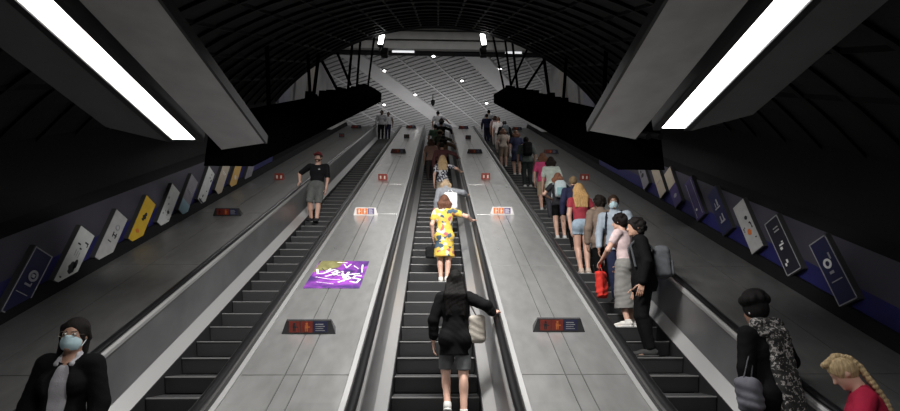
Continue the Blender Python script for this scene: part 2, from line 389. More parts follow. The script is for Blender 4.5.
# ------------------------------------------------------------------ posters
U_ = Vector((0, math.sin(math.radians(20)), math.cos(math.radians(20)))); S_ = Vector((0, math.cos(math.radians(16)), -math.sin(math.radians(16))))
def poster(sg, y, hh, w, h, face, art, label, outline=False):
    x = sg * 5.06
    o = empty('poster_panel', (x, y, zlin(y) + hh)); tag(o, label, 'poster', 'posters on the left wall' if sg < 0 else 'posters on the right wall')
    N = Vector((-sg, 0, 0))
    def P(u, v, d): return S_ * (u * w / 2) + U_ * (v * h / 2) + N * d
    def slab(mb, u0, u1, v0, v1, d0, d1):
        mb.hexa([P(u0, v0, d0), P(u1, v0, d0), P(u1, v1, d0), P(u0, v1, d0), P(u0, v0, d1), P(u1, v0, d1), P(u1, v1, d1), P(u0, v1, d1)])
    b = MB(); slab(b, -1.06, 1.06, -1.03, 1.03, 0, .07); b.build('panel_case', M['signdark'], o)
    b = MB(); slab(b, -1, 1, -1, 1, .07, .076); b.build('poster_face', face, o)
    if outline:
        b = MB()
        for q in ((-1, -.92, -1, 1), (.92, 1, -1, 1), (-1, 1, -1, -.965), (-1, 1, .965, 1)): slab(b, *q, .076, .08)
        b.build('outline', M['greyprint'], o)
    for kind, args, m in art:
        b = MB()
        if kind == 'bar':
            for q in args:
                if len(b.v): b.build('artwork', m, o); b = MB()
                slab(b, *q, .0765, .081)
        elif kind == 'ring':
            u, v, r0, r1 = args
            n = 24
            for i in range(n):
                a0, a1 = 2*math.pi*i/n, 2*math.pi*(i+1)/n
                pts = [(u + r*math.cos(a)*h/w, v + r*math.sin(a)) for r, a in ((r0, a0), (r1, a0), (r1, a1), (r0, a1))]
                b.hexa([P(*p, .0765) for p in pts] + [P(*p, .081) for p in pts])
        elif kind == 'blob':
            for u, v, ru, rv in args:
                
                if len(b.v): b.build('artwork', m, o); b = MB()
                n = 14; pts = [(u + ru*math.cos(2*math.pi*i/n)*(1+.2*math.sin(3*i)), v + rv*math.sin(2*math.pi*i/n)) for i in range(n)]
                b.add([P(*p, .0765) for p in pts] + [P(*p, .081) for p in pts], [tuple(range(n))[::-1], tuple(range(n, 2*n))] + [(i, (i+1) % n, n+(i+1) % n, n+i) for i in range(n)])
        elif kind == 'text':
            pass
        b.build('artwork', m, o)
    return o
F = dict(navy=mat('poster_navy', (.012, .014, .06), .5), white=mat('poster_white', (.55, .57, .56), .5, 0, .08, 9), pale=mat('poster_pale', (.42, .42, .42), .5, 0, .1, 9),
         yellow=mat('poster_yellow', (.62, .40, .035), .5, 0, .1, 6), teal=mat('poster_teal', (.22, .36, .44), .5, 0, .3, 3), beige=mat('poster_beige', (.46, .40, .32), .5, 0, .1, 6),
         orange=mat('poster_orange', (.60, .38, .12), .5), violet=mat('poster_violet', (.05, .035, .13), .5, 0, .3, 5), black=mat('poster_black', (.015, .015, .025), .5), grey=mat('poster_grey', (.22, .21, .24), .5, 0, .15, 7))
speck = lambda n, s: [(random.uniform(-.7, .7), random.uniform(-.85, .85), random.uniform(.05, .16)*s, random.uniform(.02, .06)*s) for _ in range(n)]
PL = [
 (6.20, 1.16, .31, .86, F['navy'], [('ring', (.15, .22, .10, .17), M['greyprint']), ('bar', [(-.28, .38, -.10, -.04), (.28, .38, -.1, .02)], M['greyprint']), ('bar', [(-.7, .5, -.36, -.34)], M['greyprint']), ('bar', [(-.05, .3, .17, .27)], M['greyprint'])], 'dark blue poster with thin outline and ring mark, nearest on the left wall', True),
 (6.90, 1.18, .31, .84, F['white'], [('blob', [(.1, -.38, .35, .22), (.35, -.22, .2, .18)], M['ink']), ('bar', [(-.45, -.1, .42, .47), (.0, .22, .30, .35), (.3, .75, .58, .63), (.68, .75, .48, .63), (-.7, -.5, -.85, -.8)], M['ink']), ('bar', [(-.3, -.25, .0, .25), (-.05, 0, 0, .22), (.2, .25, 0, .2)], M['greyprint'])], 'white poster with a dark drawing near its foot, left wall'),
 (7.58, 1.20, .31, .84, F['pale'], [('ring', (.2, .45, .07, .12), M['greyprint']), ('bar', [(-.1, .5, .10, .14), (-.1, .0, .02, .22), (.35, .45, .02, .22), (-.4, .1, -.2, -.17)], M['ink']), ('bar', [(.35, .6, -.85, -.78)], M['ink'])], 'pale grey poster with ring and letters, below the yellow one on the left wall'),
 (8.28, 1.22, .31, .86, F['yellow'], [('blob', [(.0, .18, .3, .1), (.1, .32, .2, .08), (-.1, .05, .2, .05)], M['ink']), ('blob', [(-.2, -.5, .3, .08)], M['orange']), ('bar', [(.35, .65, -.88, -.82)], M['ink'])], 'bright yellow poster on the left wall'),
 (9.01, 1.24, .31, .86, F['white'], [('blob', speck(9, 1), M['greyprint']), ('blob', [(.2, -.25, .25, .08)], M['ink'])], 'white speckled poster just uphill of the yellow one, left wall'),
 (9.65, 1.27, .31, .88, F['grey'], [('bar', [(-1, 1, -1, -.35)], F['teal']), ('bar', [(-.5, .4, .2, .24), (-.5, .2, .1, .13)], M['greyprint'])], 'grey poster fading to teal at its foot, left wall'),
 (10.33, 1.29, .31, .88, F['white'], [('blob', speck(6, 1.3), M['ink']), ('bar', [(-.7, .7, -.96, -.88)], M['ink'])], 'white poster with black patches, left wall near the first deck sign'),
 (11.05, 1.30, .31, .90, F['beige'], [('bar', [(-.5, .5, .3, .34), (-.5, .3, .2, .23)], M['white'])], 'beige plain poster next to the small orange one, left wall'),
 (11.75, 1.20, .31, .80, F['orange'], [('blob', [(0, -.2, .4, .15)], M['cream'])], 'small orange poster high up on the left wall'),
 (12.6, 1.12, .31, .78, F['grey'], [('bar', [(-.5, .5, .0, .08)], M['greyprint'])], 'furthest grey poster on the left wall, just below the truss'),
]
PRr = [
 (6.08, 1.40, .31, .88, F['navy'], [('ring', (.1, .22, .08, .15), M['white']), ('bar', [(-.15, .3, -.10, -.02), (-.5, -.35, .3, .5)], M['greyprint']), ('bar', [(-.6, .55, -.34, -.31)], M['greyprint'])], 'dark blue poster with thin outline and ring mark, nearest on the right wall', True),
 (6.89, 1.40, .31, .88, F['black'], [('bar', [(-.3, .3, .0, .05), (-.3, -.1, .08, .12), (.05, .35, -.14, -.05), (.1, .3, -.62, -.5), (.4, .6, -.70, -.6)], M['white']), ('bar', [(-.5, .2, .5, .55), (-.5, .2, .62, .66)], M['greyprint'])], 'black poster with thin outline and small white marks, right wall', True),
 (7.60, 1.43, .31, .88, F['pale'], [('blob', [(-.3, .3, .22, .08)], M['ink']), ('blob', [(.0, -.25, .3, .12)], M['orange']), ('blob', speck(7, 1), M['ink'])], 'pale poster with orange and dark marks on the right wall'),
 (8.31, 1.46, .31, .88, F['navy'], [('bar', [(-.5, .4, -.55, -.48), (-.4, -.25, -.5, -.2), (.1, .25, -.5, -.25), (-.5, .5, .1, .16), (-.3, -.1, .2, .5), (.2, .3, .2, .4)], M['greyprint'])], 'dark blue poster covered in grey letters, right wall'),
 (9.07, 1.46, .31, .88, F['violet'], [('blob', [(.25, -.55, .18, .06)], M['white']), ('bar', [(-.7, -.62, -.9, .9), (.62, .7, -.9, .9)], M['greyprint'])], 'violet poster with one small white dot, right wall'),
 (9.85, 1.48, .31, .88, F['violet'], [('bar', [(-1, 1, .05, 1)], F['beige']), ('blob', [(0, -.5, .4, .1)], M['greyprint'])], 'half beige half violet poster on the right wall'),
 (10.47, 1.50, .31, .88, F['beige'], [('bar', [(-.6, .6, -.2, -.15)], M['greyprint'])], 'plain beige poster high up on the right wall'),
 (11.25, 1.48, .31, .86, F['grey'], [('blob', [(.1, -.2, .45, .12), (.3, .1, .2, .1)], M['ink'])], 'furthest grey poster with dark patch, right wall below the truss'),
]
for p in PL: poster(-1, *p[:7], *(p[7:]))
for p in PRr: poster(1, *p[:7], *(p[7:]))

# ------------------------------------------------------------------ deck signs
INC = math.radians(30)
def seat(x, y, h=.821): return (x, y, zlin(y) + h)
def big_sign(x, y, style, label, w=.30, sh=None):
    o = empty('deck_sign', seat(x, y), (INC, 0, 0)); tag(o, label, 'deck sign', 'wedge signs on the decks')
    wt = w * .82; d = .10; hh = .15; tl = .12  # tl: face leans back
    fb = {'dark': M['signdark'], 'pale': M['signlight']}[style]
    b = MB(); b.hexa([(-w, 0, 0), (w, 0, 0), (w*.9, d*1.6, 0), (-w*.9, d*1.6, 0), (-wt, tl*.3, hh), (wt, tl*.3, hh), (wt, tl*.3 + .03, hh), (-wt, tl*.3 + .03, hh)]); b.build('wedge_body', fb, o)
    def fq(mb, u0, u1, v0, v1, off=.004):
        y0, y1 = tl*.3*v0 - off, tl*.3*v1 - off
        mb.hexa([(u0*w, y0, v0*hh), (u1*w, y0, v0*hh), (u1*w, y0 + .003, v0*hh), (u0*w, y0 + .003, v0*hh), (u0*w, y1, v1*hh), (u1*w, y1, v1*hh), (u1*w, y1 + .003, v1*hh), (u0*w, y1 + .003, v1*hh)])
    r_, n_ = (M['red'], M['navy']) if style == 'dark' else (M['orange'], M['violet'])
    for u0, u1 in ((-.72, -.32), (-.29, .15)):
        b = MB(); fq(b, u0, u1, .14, .92); p = b.build('red_panel', r_, o)
        c = (u0 + u1) / 2; col_ = M['cream'] if style == 'pale' else M['ink'] if u0 < -.5 else M['orange']
        b = MB(); fq(b, c - .035, c + .035, .70, .84, .008); fq(b, c - .06, c + .05, .44, .66, .008); fq(b, c - .05, c - .015, .22, .44, .008); fq(b, c + .01, c + .045, .22, .44, .008); fq(b, c + .05, c + .13, .50, .56, .008)
        b.build('pictogram', col_, p)
    b = MB(); fq(b, .18, .70, .14, .92); p = b.build('blue_panel', n_, o)
    b = MB()
    for i in range(4): fq(b, .26, .60 - .05 * (i % 2), .26 + .15*i, .31 + .15*i, .008)
    b.build('printed_line', M['greyprint'] if style == 'dark' else M['white'], p)
    return o
def small_sign(x, y, label, dark=False):
    o = empty('deck_marker', seat(x, y), (INC, 0, 0)); tag(o, label, 'deck marker', 'small square markers on the decks')
    w, hh = .12, .17
    b = MB(); b.hexa([(-w, 0, 0), (w, 0, 0), (w, .12, 0), (-w, .12, 0), (-w, .04, hh), (w, .04, hh), (w, .06, hh), (-w, .06, hh)]); b.build('marker_body', M['red'] if not dark else M['signdark'], o)
    b = MB()
    for u in (-.055, .055):
        b.hexa([(u - .02, .006 - .004, .04), (u + .02, .002, .04), (u + .02, .008, .04), (u - .02, .008, .04), (u - .02, .024, .12), (u + .02, .024, .12), (u + .02, .03, .12), (u - .02, .03, .12)])
    b.build('footprint', M['cream'] if not dark else M['red'], o)
    return o
cL, cR = -PITCH / 2, PITCH / 2
big_sign(-1.42, 5.72, 'dark', 'dark wedge sign nearest on the sticker deck, below the purple sticker')
big_sign(-1.46, 9.85, 'pale', 'pale framed orange wedge sign uphill of the purple sticker', .25)
small_sign(-1.48, 12.8, 'small red marker uphill of the pale wedge sign on the sticker deck')
big_sign(-1.42, 16.9, 'dark', 'red wedge sign halfway up the sticker deck', .29)
small_sign(-1.38, 20.6, 'small dark marker near the top of the sticker deck', True)
big_sign(-1.40, 24.2, 'dark', 'topmost dark wedge sign of the sticker deck', .28)
big_sign(1.40, 5.76, 'dark', 'dark wedge sign nearest on the deck left of the crowded escalator')
big_sign(1.36, 9.95, 'pale', 'pale framed orange wedge sign on the deck left of the crowded escalator', .25)
small_sign(1.35, 13.0, 'small red marker on the deck left of the crowded escalator')
big_sign(1.38, 17.0, 'dark', 'red wedge sign halfway up the deck left of the crowded escalator', .29)
small_sign(1.38, 20.5, 'small dark marker near the top of the deck left of the crowd', True)
big_sign(1.38, 24.2, 'dark', 'topmost dark wedge sign of the deck left of the crowd', .28)
big_sign(-4.22, 9.75, 'dark', 'red wedge sign on the wide deck under the left posters', .28)
small_sign(-4.25, 12.75, 'small red marker on the wide left deck above the wedge sign')
big_sign(-4.25, 24.0, 'dark', 'topmost wedge sign of the wide left deck', .28)
small_sign(-4.30, 20.7, 'small dark marker on the wide left deck near the top', True)
big_sign(4.22, 17.1, 'dark', 'red wedge sign on the wide right deck behind the queue', .30)
small_sign(4.12, 13.0, 'small red marker on the wide right deck behind the queue')
big_sign(4.2, 24.0, 'dark', 'topmost wedge sign of the wide right deck', .28)
# purple sticker lying on the deck
o = empty('graffiti_sticker', seat(-1.42, 7.2, .8215), (INC, 0, 0)); tag(o, 'purple graffiti sticker with white brush letters lying on the metal deck', 'sticker')
W_, H_ = .38, .50
b = MB(); b.box(-W_, W_, -H_, H_, 0, .003); b.build('sheet', ramp_mat('graffiti_purple', [(0, (.02, .012, .05)), (.38, (.05, .02, .12)), (.5, (.17, .035, .26)), (.62, (.30, .06, .42)), (.75, (.09, .05, .18))], 3.2, 'noise', .5, 'LINEAR'), o)
b = MB(); b.add([(-W_, .05, .0045), (-.05, .22, .0045), (.02, H_, .0045), (-W_ + .02, H_, .0045)], [(0, 1, 2, 3)]); b.build('olive_patch', mat('olive_print', (.16, .15, .06), .6, 0, .4, 9), o)
def stroke(mb, pts, w, z=.006):
    w *= .7
    for (x0, y0), (x1, y1) in zip(pts[:-1], pts[1:]):
        d = Vector((x1-x0, y1-y0)); n_ = Vector((-d.y, d.x)).normalized() * w; e = d.normalized() * w * .6
        q = [Vector((x0, y0)) - n_ - e, Vector((x1, y1)) - n_ + e, Vector((x1, y1)) + n_ + e, Vector((x0, y0)) + n_ - e]
        mb.hexa([(p.x, p.y, z - .002) for p in q] + [(p.x, p.y, z) for p in q])
b = MB()
stroke(b, [(-.34, .16), (-.30, .0), (-.22, .0), (-.15, .17)], .020); stroke(b, [(-.20, .02), (-.10, .15), (-.02, .10), (-.10, .04), (.0, -.04)], .020)
stroke(b, [(-.16, -.10), (.04, .08), (.10, -.14)], .022); stroke(b, [(-.06, -.05), (.10, -.06)], .016); stroke(b, [(.14, .06), (.12, -.26)], .026); stroke(b, [(.02, -.06), (.30, .0)], .020)
stroke(b, [(.06, -.30), (.20, -.16), (.14, -.08)], .022); stroke(b, [(.34, -.08), (.25, -.06), (.24, -.16), (.34, -.20), (.31, -.32), (.22, -.28)], .020); stroke(b, [(-.30, -.12), (-.1, -.20), (.06, -.22)], .008)
stroke(b, [(.02, .36), (.08, .22), (.12, .36)], .012); stroke(b, [(.18, .30), (.26, .18)], .010); stroke(b, [(.30, .34), (.33, .06)], .016); stroke(b, [(-.10, .44), (.06, .42)], .010); stroke(b, [(-.24, -.30), (.0, -.36)], .006)
b.build('brush_letter', M['white'], o)
b = MB(); stroke(b, [(-.06, .18), (.05, .02), (.22, .10)], .010, .0075); stroke(b, [(-.06, -.10), (.02, -.02)], .010, .0075); stroke(b, [(.16, -.14), (.30, -.02)], .010, .0075); stroke(b, [(-.28, .20), (-.2, .06)], .008, .0075); b.build('dark_stroke', M['ink'], o)
# ------------------------------------------------------------------ people: bodies grown from blended distance fields
V = lambda *a: np.array(a, float)
def unit(v): return v / (np.linalg.norm(v) + 1e-9)
class Field:
    def __init__(s, lo, hi, vox):
        s.lo = np.array(lo, float); s.vox = vox
        s.n = np.maximum(4, np.ceil((np.array(hi) - s.lo) / vox).astype(int) + 1)
        s.F = np.full(s.n, 1.0, np.float32)
        s.ax = [s.lo[i] + vox * np.arange(s.n[i]) for i in range(3)]
    def _blk(s, lo, hi):
        sl = []
        for i in range(3):
            a = max(0, int(math.floor((lo[i] - s.lo[i]) / s.vox))); b = min(s.n[i], int(math.ceil((hi[i] - s.lo[i]) / s.vox)) + 1)
            if b <= a: return None, None
            sl.append(slice(a, b))
        P = np.stack(np.meshgrid(*[s.ax[i][sl[i]] for i in range(3)], indexing='ij'), -1)
        return tuple(sl), P
    def _mix(s, sl, d, k, sub):
        A = s.F[sl]
        if sub:
            d = -d; h = np.clip(.5 - .5 * (A - d) / -k, 0, 1) if False else np.clip(.5 + .5 * (d - A) / k, 0, 1)
            s.F[sl] = A * (1 - h) + d * h + k * h * (1 - h)
        else:
            h = np.clip(.5 + .5 * (A - d) / k, 0, 1)
            s.F[sl] = A * (1 - h) + d * h - k * h * (1 - h)
    def cone(s, a, b, ra, rb, k=.015, flat=None, sub=False):
        a = np.asarray(a, float); b = np.asarray(b, float); m = max(ra, rb) + k + .05
        sl, P = s._blk(np.minimum(a, b) - m, np.maximum(a, b) + m)
        if sl is None: return
        p = P - a; ab = b - a
        if flat is not None:
            n, f = flat; p = p + (p @ n)[..., None] * n * (f - 1); ab = ab + n * (ab @ n) * (f - 1)
        h = np.clip((p @ ab) / (ab @ ab + 1e-12), 0, 1)
        d = np.linalg.norm(p - h[..., None] * ab, axis=-1) - (ra + (rb - ra) * h)
        s._mix(sl, d, k, sub)
    def ell(s, c, r, R=None, k=.015, sub=False):
        c = np.asarray(c, float); r = np.asarray(r, float); m = r.max() + k + .05
        sl, P = s._blk(c - m, c + m)
        if sl is None: return
        p = P - c
        if R is not None: p = p @ R.T
        k0 = np.linalg.norm(p / r, axis=-1); k1 = np.linalg.norm(p / (r * r), axis=-1) + 1e-9
        s._mix(sl, k0 * (k0 - 1) / k1, k, sub)
    def rbox(s, c, hs, rad, R=None, k=.01):
        c = np.asarray(c, float); hs = np.asarray(hs, float); m = np.linalg.norm(hs) + k + .05
        sl, P = s._blk(c - m, c + m)
        if sl is None: return
        p = P - c
        if R is not None: p = p @ R.T
        q = np.abs(p) - hs + rad
        s._mix(sl, np.linalg.norm(np.maximum(q, 0), axis=-1) + np.minimum(q.max(-1), 0) - rad, k, False)
    def cut(s, p, n):   # keep the side opposite to n
        n = unit(np.asarray(n, float)); X = (s.ax[0] - p[0]) * n[0]; Y = (s.ax[1] - p[1]) * n[1]; Z = (s.ax[2] - p[2]) * n[2]
        s.F = np.maximum(s.F, (X[:, None, None] + Y[None, :, None] + Z[None, None, :]).astype(np.float32))
    def wrinkle(s, amp, f=38.):
        X, Y, Z = np.meshgrid(*s.ax, indexing='ij')
        s.F += (amp * (np.sin(f*X + 9*np.sin(7*Z)) * np.sin(f*.8*Z + 5*np.sin(9*X + 6*Y)) )).astype(np.float32)
    def mesh(s):
        F = s.F; F = np.pad(F, 1, constant_values=1.0); n = F.shape
        ins = F < 0
        c = [(i, j, k) for i in (0, 1) for j in (0, 1) for k in (0, 1)]
        sl = lambda d, e=0: tuple(slice(d[i], n[i] - 1 + d[i]) for i in range(3))
        cnt = sum(ins[sl(d)].astype(np.int8) for d in c)
        act = (cnt > 0) & (cnt < 8)
        idx = np.argwhere(act)
        if len(idx) == 0: return np.zeros((0, 3)), np.zeros((0, 4), int)
        vid = np.full(act.shape, -1, np.int64); vid[act] = np.arange(len(idx))
        acc = np.zeros((len(idx), 3)); w = np.zeros(len(idx))
        for d in c:
            for a in range(3):
                if d[a]: continue
                e = list(d); e[a] = 1
                f0 = F[idx[:, 0] + d[0], idx[:, 1] + d[1], idx[:, 2] + d[2]]; f1 = F[idx[:, 0] + e[0], idx[:, 1] + e[1], idx[:, 2] + e[2]]
                m = (f0 < 0) != (f1 < 0); t = np.where(m, f0 / (f0 - f1 + 1e-12), 0)
                q = np.array(d, float)[None, :].repeat(len(idx), 0); q[:, a] = t
                acc[m] += q[m]; w += m
        v = (idx + acc / w[:, None] - 1) * s.vox + s.lo
        faces = []
        for a in range(3):
            b_, c_ = (a + 1) % 3, (a + 2) % 3
            A = [slice(None)] * 3; B = [slice(None)] * 3
            A[a] = slice(0, n[a] - 1); B[a] = slice(1, n[a])
            i0, i1 = ins[tuple(A)], ins[tuple(B)]
            e = np.argwhere(i0 != i1); flip = i0[tuple(e.T)]
            ok = (e[:, b_] > 0) & (e[:, c_] > 0) & (e[:, b_] < n[b_] - 1) & (e[:, c_] < n[c_] - 1); e = e[ok]; flip = flip[ok]
            def at(db, dc):
                q = e.copy(); q[:, b_] += db; q[:, c_] += dc; return vid[tuple(q.T)]
            q = np.stack([at(-1, -1), at(0, -1), at(0, 0), at(-1, 0)], 1)
            q[~flip] = q[~flip][:, ::-1]
            faces.append(q)
        return v, np.concatenate(faces)
def sdf_obj(name, fields, m, parent=None):
    vs, fs, o = [], [], 0
    for f in fields:
        v, q = f.mesh(); vs.append(v); fs.append(q + o); o += len(v)
    v = np.concatenate(vs); q = np.concatenate(fs)
    me = bpy.data.meshes.new(name)
    me.vertices.add(len(v)); me.vertices.foreach_set('co', v.astype(np.float32).ravel())
    me.loops.add(len(q) * 4); me.loops.foreach_set('vertex_index', q.astype(np.int32).ravel())
    me.polygons.add(len(q)); me.polygons.foreach_set('loop_start', np.arange(0, len(q) * 4, 4, dtype=np.int32))
    me.polygons.foreach_set('use_smooth', np.ones(len(q), bool)); me.update(calc_edges=True); me.validate()
    me.materials.append(m)
    return link(bpy.data.objects.new(name, me), parent)
def rot(axis, a):
    return np.array(Matrix.Rotation(a, 3, Vector(axis)))
def ik(a, t, l1, l2, pole):
    d = t - a; L = np.linalg.norm(d); d = d / (L + 1e-9); L = min(L, (l1 + l2) * .995); t = a + d * L
    x = (l1*l1 - l2*l2 + L*L) / (2*L); h = math.sqrt(max(0, l1*l1 - x*x))
    p = unit(pole - d * (pole @ d)); return a + d*x + p*h, t
def hand_field(wr, d, n, side, curl, u, vox):
    """five fingers: d = along the hand, n = back of the hand, side = towards the thumb"""
    d = unit(d); n = unit(n - d * (n @ d)); side = unit(side - d * (side @ d) - n * (side @ n))
    f = Field(wr - .16*u, wr + .16*u, vox); hw = .016*u
    f.cone(wr - d*.05*u, wr + d*.02*u, .020*u, .022*u, .01, (n, 1.2))
    for q in (-1.5, -.5, .5, 1.5): f.cone(wr + d*.012*u + side*q*hw*.7, wr + d*.075*u + side*q*hw, .0125*u, .011*u, .008)
    for i, (q, ln) in enumerate(zip((1.5, .5, -.5, -1.5), (.92, 1.0, .94, .76))):
        p = wr + d*.078*u + side*q*hw*1.08; ang = 0; axis = np.cross(d, n)
        for sg, (l, r) in enumerate(((.040, .0082), (.026, .0076), (.020, .0068))):
            ang += curl * (.55 if sg == 0 else .8) + .03*i; dd = d*math.cos(ang) - n*math.sin(ang) + side * q * .03
            e = p + dd*l*ln*u; f.cone(p, e, r*u, (r - .0006)*u, .004); p = e
    p = wr + d*.022*u + side*.022*u; dd = unit(d*.7 + side*.75 - n*.25)
    for l, r in ((.040, .0105), (.030, .0088), (.022, .0078)):
        e = p + dd*l*u; f.cone(p, e, r*u, (r - .0008)*u, .006); p = e; dd = unit(dd + d*.35 - n*.3*curl)
    return f
SKIN = {'fair': mat('skin_fair', (.56, .34, .26), .5, 0, .06, 12), 'mid': mat('skin_mid', (.40, .23, .16), .5, 0, .06, 12), 'tan': mat('skin_tan', (.28, .15, .10), .5, 0, .06, 12), 'dark': mat('skin_dark', (.10, .052, .035), .5, 0, .06, 12)}
HAIR = {}
def hair_mat(c):
    if c not in HAIR: HAIR[c] = mat('hair_%d' % len(HAIR), c, .6, 0, .35, 9, .6, 40, (9, 9, 1.2), spec=.3 if max(c) > .05 else .12)
    return HAIR[c]
CL = {}
def cloth(c, rough=.85, noise=.12, sc=14):
    if not isinstance(c, tuple): return c
    if c not in CL: CL[c] = mat('cloth_%d' % len(CL), c, rough, 0, noise, sc, .25, 90, spec=.25 if max(c) > .05 else .08)
    return CL[c]
EYE_W = mat('eye_white', (.7, .68, .65), .3); EYE_D = mat('eye_dark', (.02, .012, .01), .2); LIP = mat('lip', (.35, .12, .10), .5)
MASK = mat('face_mask_cloth', (.42, .57, .62), .8, 0, .05, 20); GLASS = mat('glasses_frame', (.35, .30, .25), .3, .6)

def person(pos, H, heading, label, skin='fair', sex='f', lean=0., side=0., twist=0., head=(0, 0, 0), arms=None, legs=None, top=None, bottom=None, hair=None,
           shoes=(.03, .03, .03), vox=.013, face=False, mask=False, glasses=False, cap=None, extra=None, group='people on the escalators', name='person', wide=1.0, jacket_open=None):
    u = H; X, Yv, Z = V(1, 0, 0), V(0, 1, 0), V(0, 0, 1)
    legs = legs or {}; arms = arms or {}
    fem = sex == 'f'
    drop = legs.get('drop', 0)
    pel = V(legs.get('px', 0), legs.get('py', 0), (.525 - drop) * u)
    Rt = rot((0, 0, 1), twist) @ rot((0, 1, 0), side) @ rot((1, 0, 0), -lean)
    t = Rt @ Z; tr = Rt @ X; tf = Rt @ Yv
    RT = np.stack([tr, tf, t])
    sc_ = pel + t*.283*u; nb = pel + t*.305*u
    sw = (.100 if fem else .116) * u * wide
    sh = {s: sc_ + tr*sw*s for s in (-1, 1)}
    yaw, pit, rol = head
    Rh = Rt @ rot((0, 0, 1), yaw) @ rot((1, 0, 0), -pit) @ rot((0, 1, 0), rol)
    hr, hf, hu = Rh @ X, Rh @ Yv, Rh @ Z; RH = np.stack([hr, hf, hu])
    hc_ = nb + t*.035*u + hu*.068*u + hf*.012*u
    hipw = (.052 if fem else .049) * u * wide
    J = {'pel': pel, 't': t, 'tr': tr, 'tf': tf, 'sc': sc_, 'head': hc_, 'hf': hf, 'hu': hu, 'hr': hr, 'RT': RT, 'RH': RH, 'nb': nb}
    # legs
    lg = {}
    for s in (-1, 1):
        fx, fy, fz = legs.get(s, (s*.052*u, 0, 0)); ank = V(fx, fy, fz + .048*u)
        hp = pel + X*s*hipw - Z*.01*u
        kn, an = ik(hp, ank, .2365*u, .2365*u, V(s*.12, 1, 0)); lg[s] = (hp, kn, an)
    # arms
    ar = {}
    for s in (-1, 1):
        spec = arms.get(s)
        if spec is None: tgt = sh[s] + tr*s*.045*u - Z*.305*u + tf*.03*u; pole = V(s*.6, -1, .0); hd = None
        else: tgt = V(*spec[0]); pole = V(*(spec[1] if len(spec) > 1 and spec[1] else (s*.6, -1, -.3)))
        el, wr = ik(sh[s], tgt, .168*u, .150*u, pole); ar[s] = (sh[s], el, wr)
    J['arms'] = ar; J['legs'] = lg
    allp = [pel, hc_ + hu*.11*u] + [p for a in ar.values() for p in a] + [p for a in lg.values() for p in a]
    lo = np.min(allp, 0) - V(.26, .28, .06)*1.0; hi = np.max(allp, 0) + V(.26, .28, .14)
    lo[2] = min(l[2][2] for l in lg.values()) - .07*u - .01
    new = lambda z0=None, z1=None: Field((lo[0], lo[1], lo[2] if z0 is None else z0), (hi[0], hi[1], hi[2] if z1 is None else z1), vox)
    def torso(f, o, k=.03, bust=True):
        f.ell(pel + t*.01*u, (.092*u*wide + o, .068*u*wide + o, .075*u + o), RT, k)
        f.ell(pel + t*.10*u, ((.074 if fem else .083)*u*wide + o, .058*u*wide + o, .10*u + o), RT, k)
        f.ell(pel + t*.205*u, ((.090 if fem else .100)*u*wide + o, .064*u*wide + o, .105*u + o), RT, k)
        f.cone(sh[-1] - tr*-.02*u - t*.004*u, sh[1] - tr*.02*u - t*.004*u, .034*u + o, .034*u + o, k)
        f.cone(pel + t*.27*u, nb, .058*u + o*.6, .036*u + o*.4, k, (tf, 1.15))
        if fem and bust:
            for s in (-1, 1): f.ell(pel + t*.205*u + tf*.048*u + tr*s*.042*u, np.array((.036, .032, .038))*u + o, RT, .03)
    def arm(f, s, o, frac=2., k=.02):
        a, e, w_ = ar[s]
        fr = min(1, frac); e2 = a + (e - a)*fr
        f.cone(a - tr*s*.004*u, e2, .0315*u + o, (.0315 + (.024 - .0315)*fr)*u + o, k)
        if frac > 1: fr = frac - 1; f.cone(e, e + (w_ - e)*fr, .0245*u + o, (.0245 + (.0165 - .0245)*fr)*u + o, k)
    def leg(f, s, o, frac=2., k=.02, flare=0.):
        h, kn, an = lg[s]; fr = min(1, frac); b2 = h + (kn - h)*fr
        f.cone(h, b2, .053*u*wide + o, (.053 + (.034 - .053)*fr)*u + o + flare*fr, k)
        if frac > 1:
            fr = frac - 1
            f.cone(kn, kn + (an - kn)*fr, .0335*u + o, (.0335 + (.0225 - .0335)*fr)*u + o + flare, k)
            if fr > .5: f.ell(kn + (an - kn)*.30 - Yv*.010*u, np.array((.030, .034, .075))*u + o*.8, None, k)
    # --- body
    f = new(); torso(f, -.004, bust=not jacket_open)
    for s in (-1, 1):
        arm(f, s, 0); leg(f, s, 0)
        h, kn, an = lg[s]
        f.ell(h - Yv*.028*u + Z*.004*u, np.array((.048, .045, .052))*u, None, .03)
        f.cone(an - Z*.015*u - Yv*.012*u, an + V(s*.012*u, .085*u, -.034*u), .022*u, .014*u, .015, (Z, 1.1))
    f.cone(nb - t*.02*u, hc_ - hu*.03*u - hf*.008*u, .0335*u, .031*u, .02)
    f.ell(hc_ + hu*.008*u - hf*.004*u, np.array((.0455, .0575, .060))*u, RH, .012)
    f.ell(hc_ - hu*.030*u + hf*.016*u, np.array((.036, .040, .042))*u, RH, .02)
    f.cone(hc_ + hf*.052*u + hu*.004*u, hc_ + hf*.062*u - hu*.014*u, .006*u, .009*u, .008)
    f.ell(hc_ + hf*.046*u - hu*.052*u, np.array((.016, .014, .012))*u, RH, .015)
    f.cone(hc_ + hf*.050*u - hu*.034*u - hr*.012*u, hc_ + hf*.050*u - hu*.034*u + hr*.012*u, .0065*u, .0065*u, .006)
    for s in (-1, 1):
        f.ell(hc_ + hr*s*.046*u - hf*.004*u - hu*.004*u, np.array((.006, .014, .018))*u, RH, .006)
        f.ell(hc_ + hf*.056*u + hr*s*.018*u + hu*.006*u, np.array((.010, .007, .007))*u, RH, .006, True)
    fl = [f]
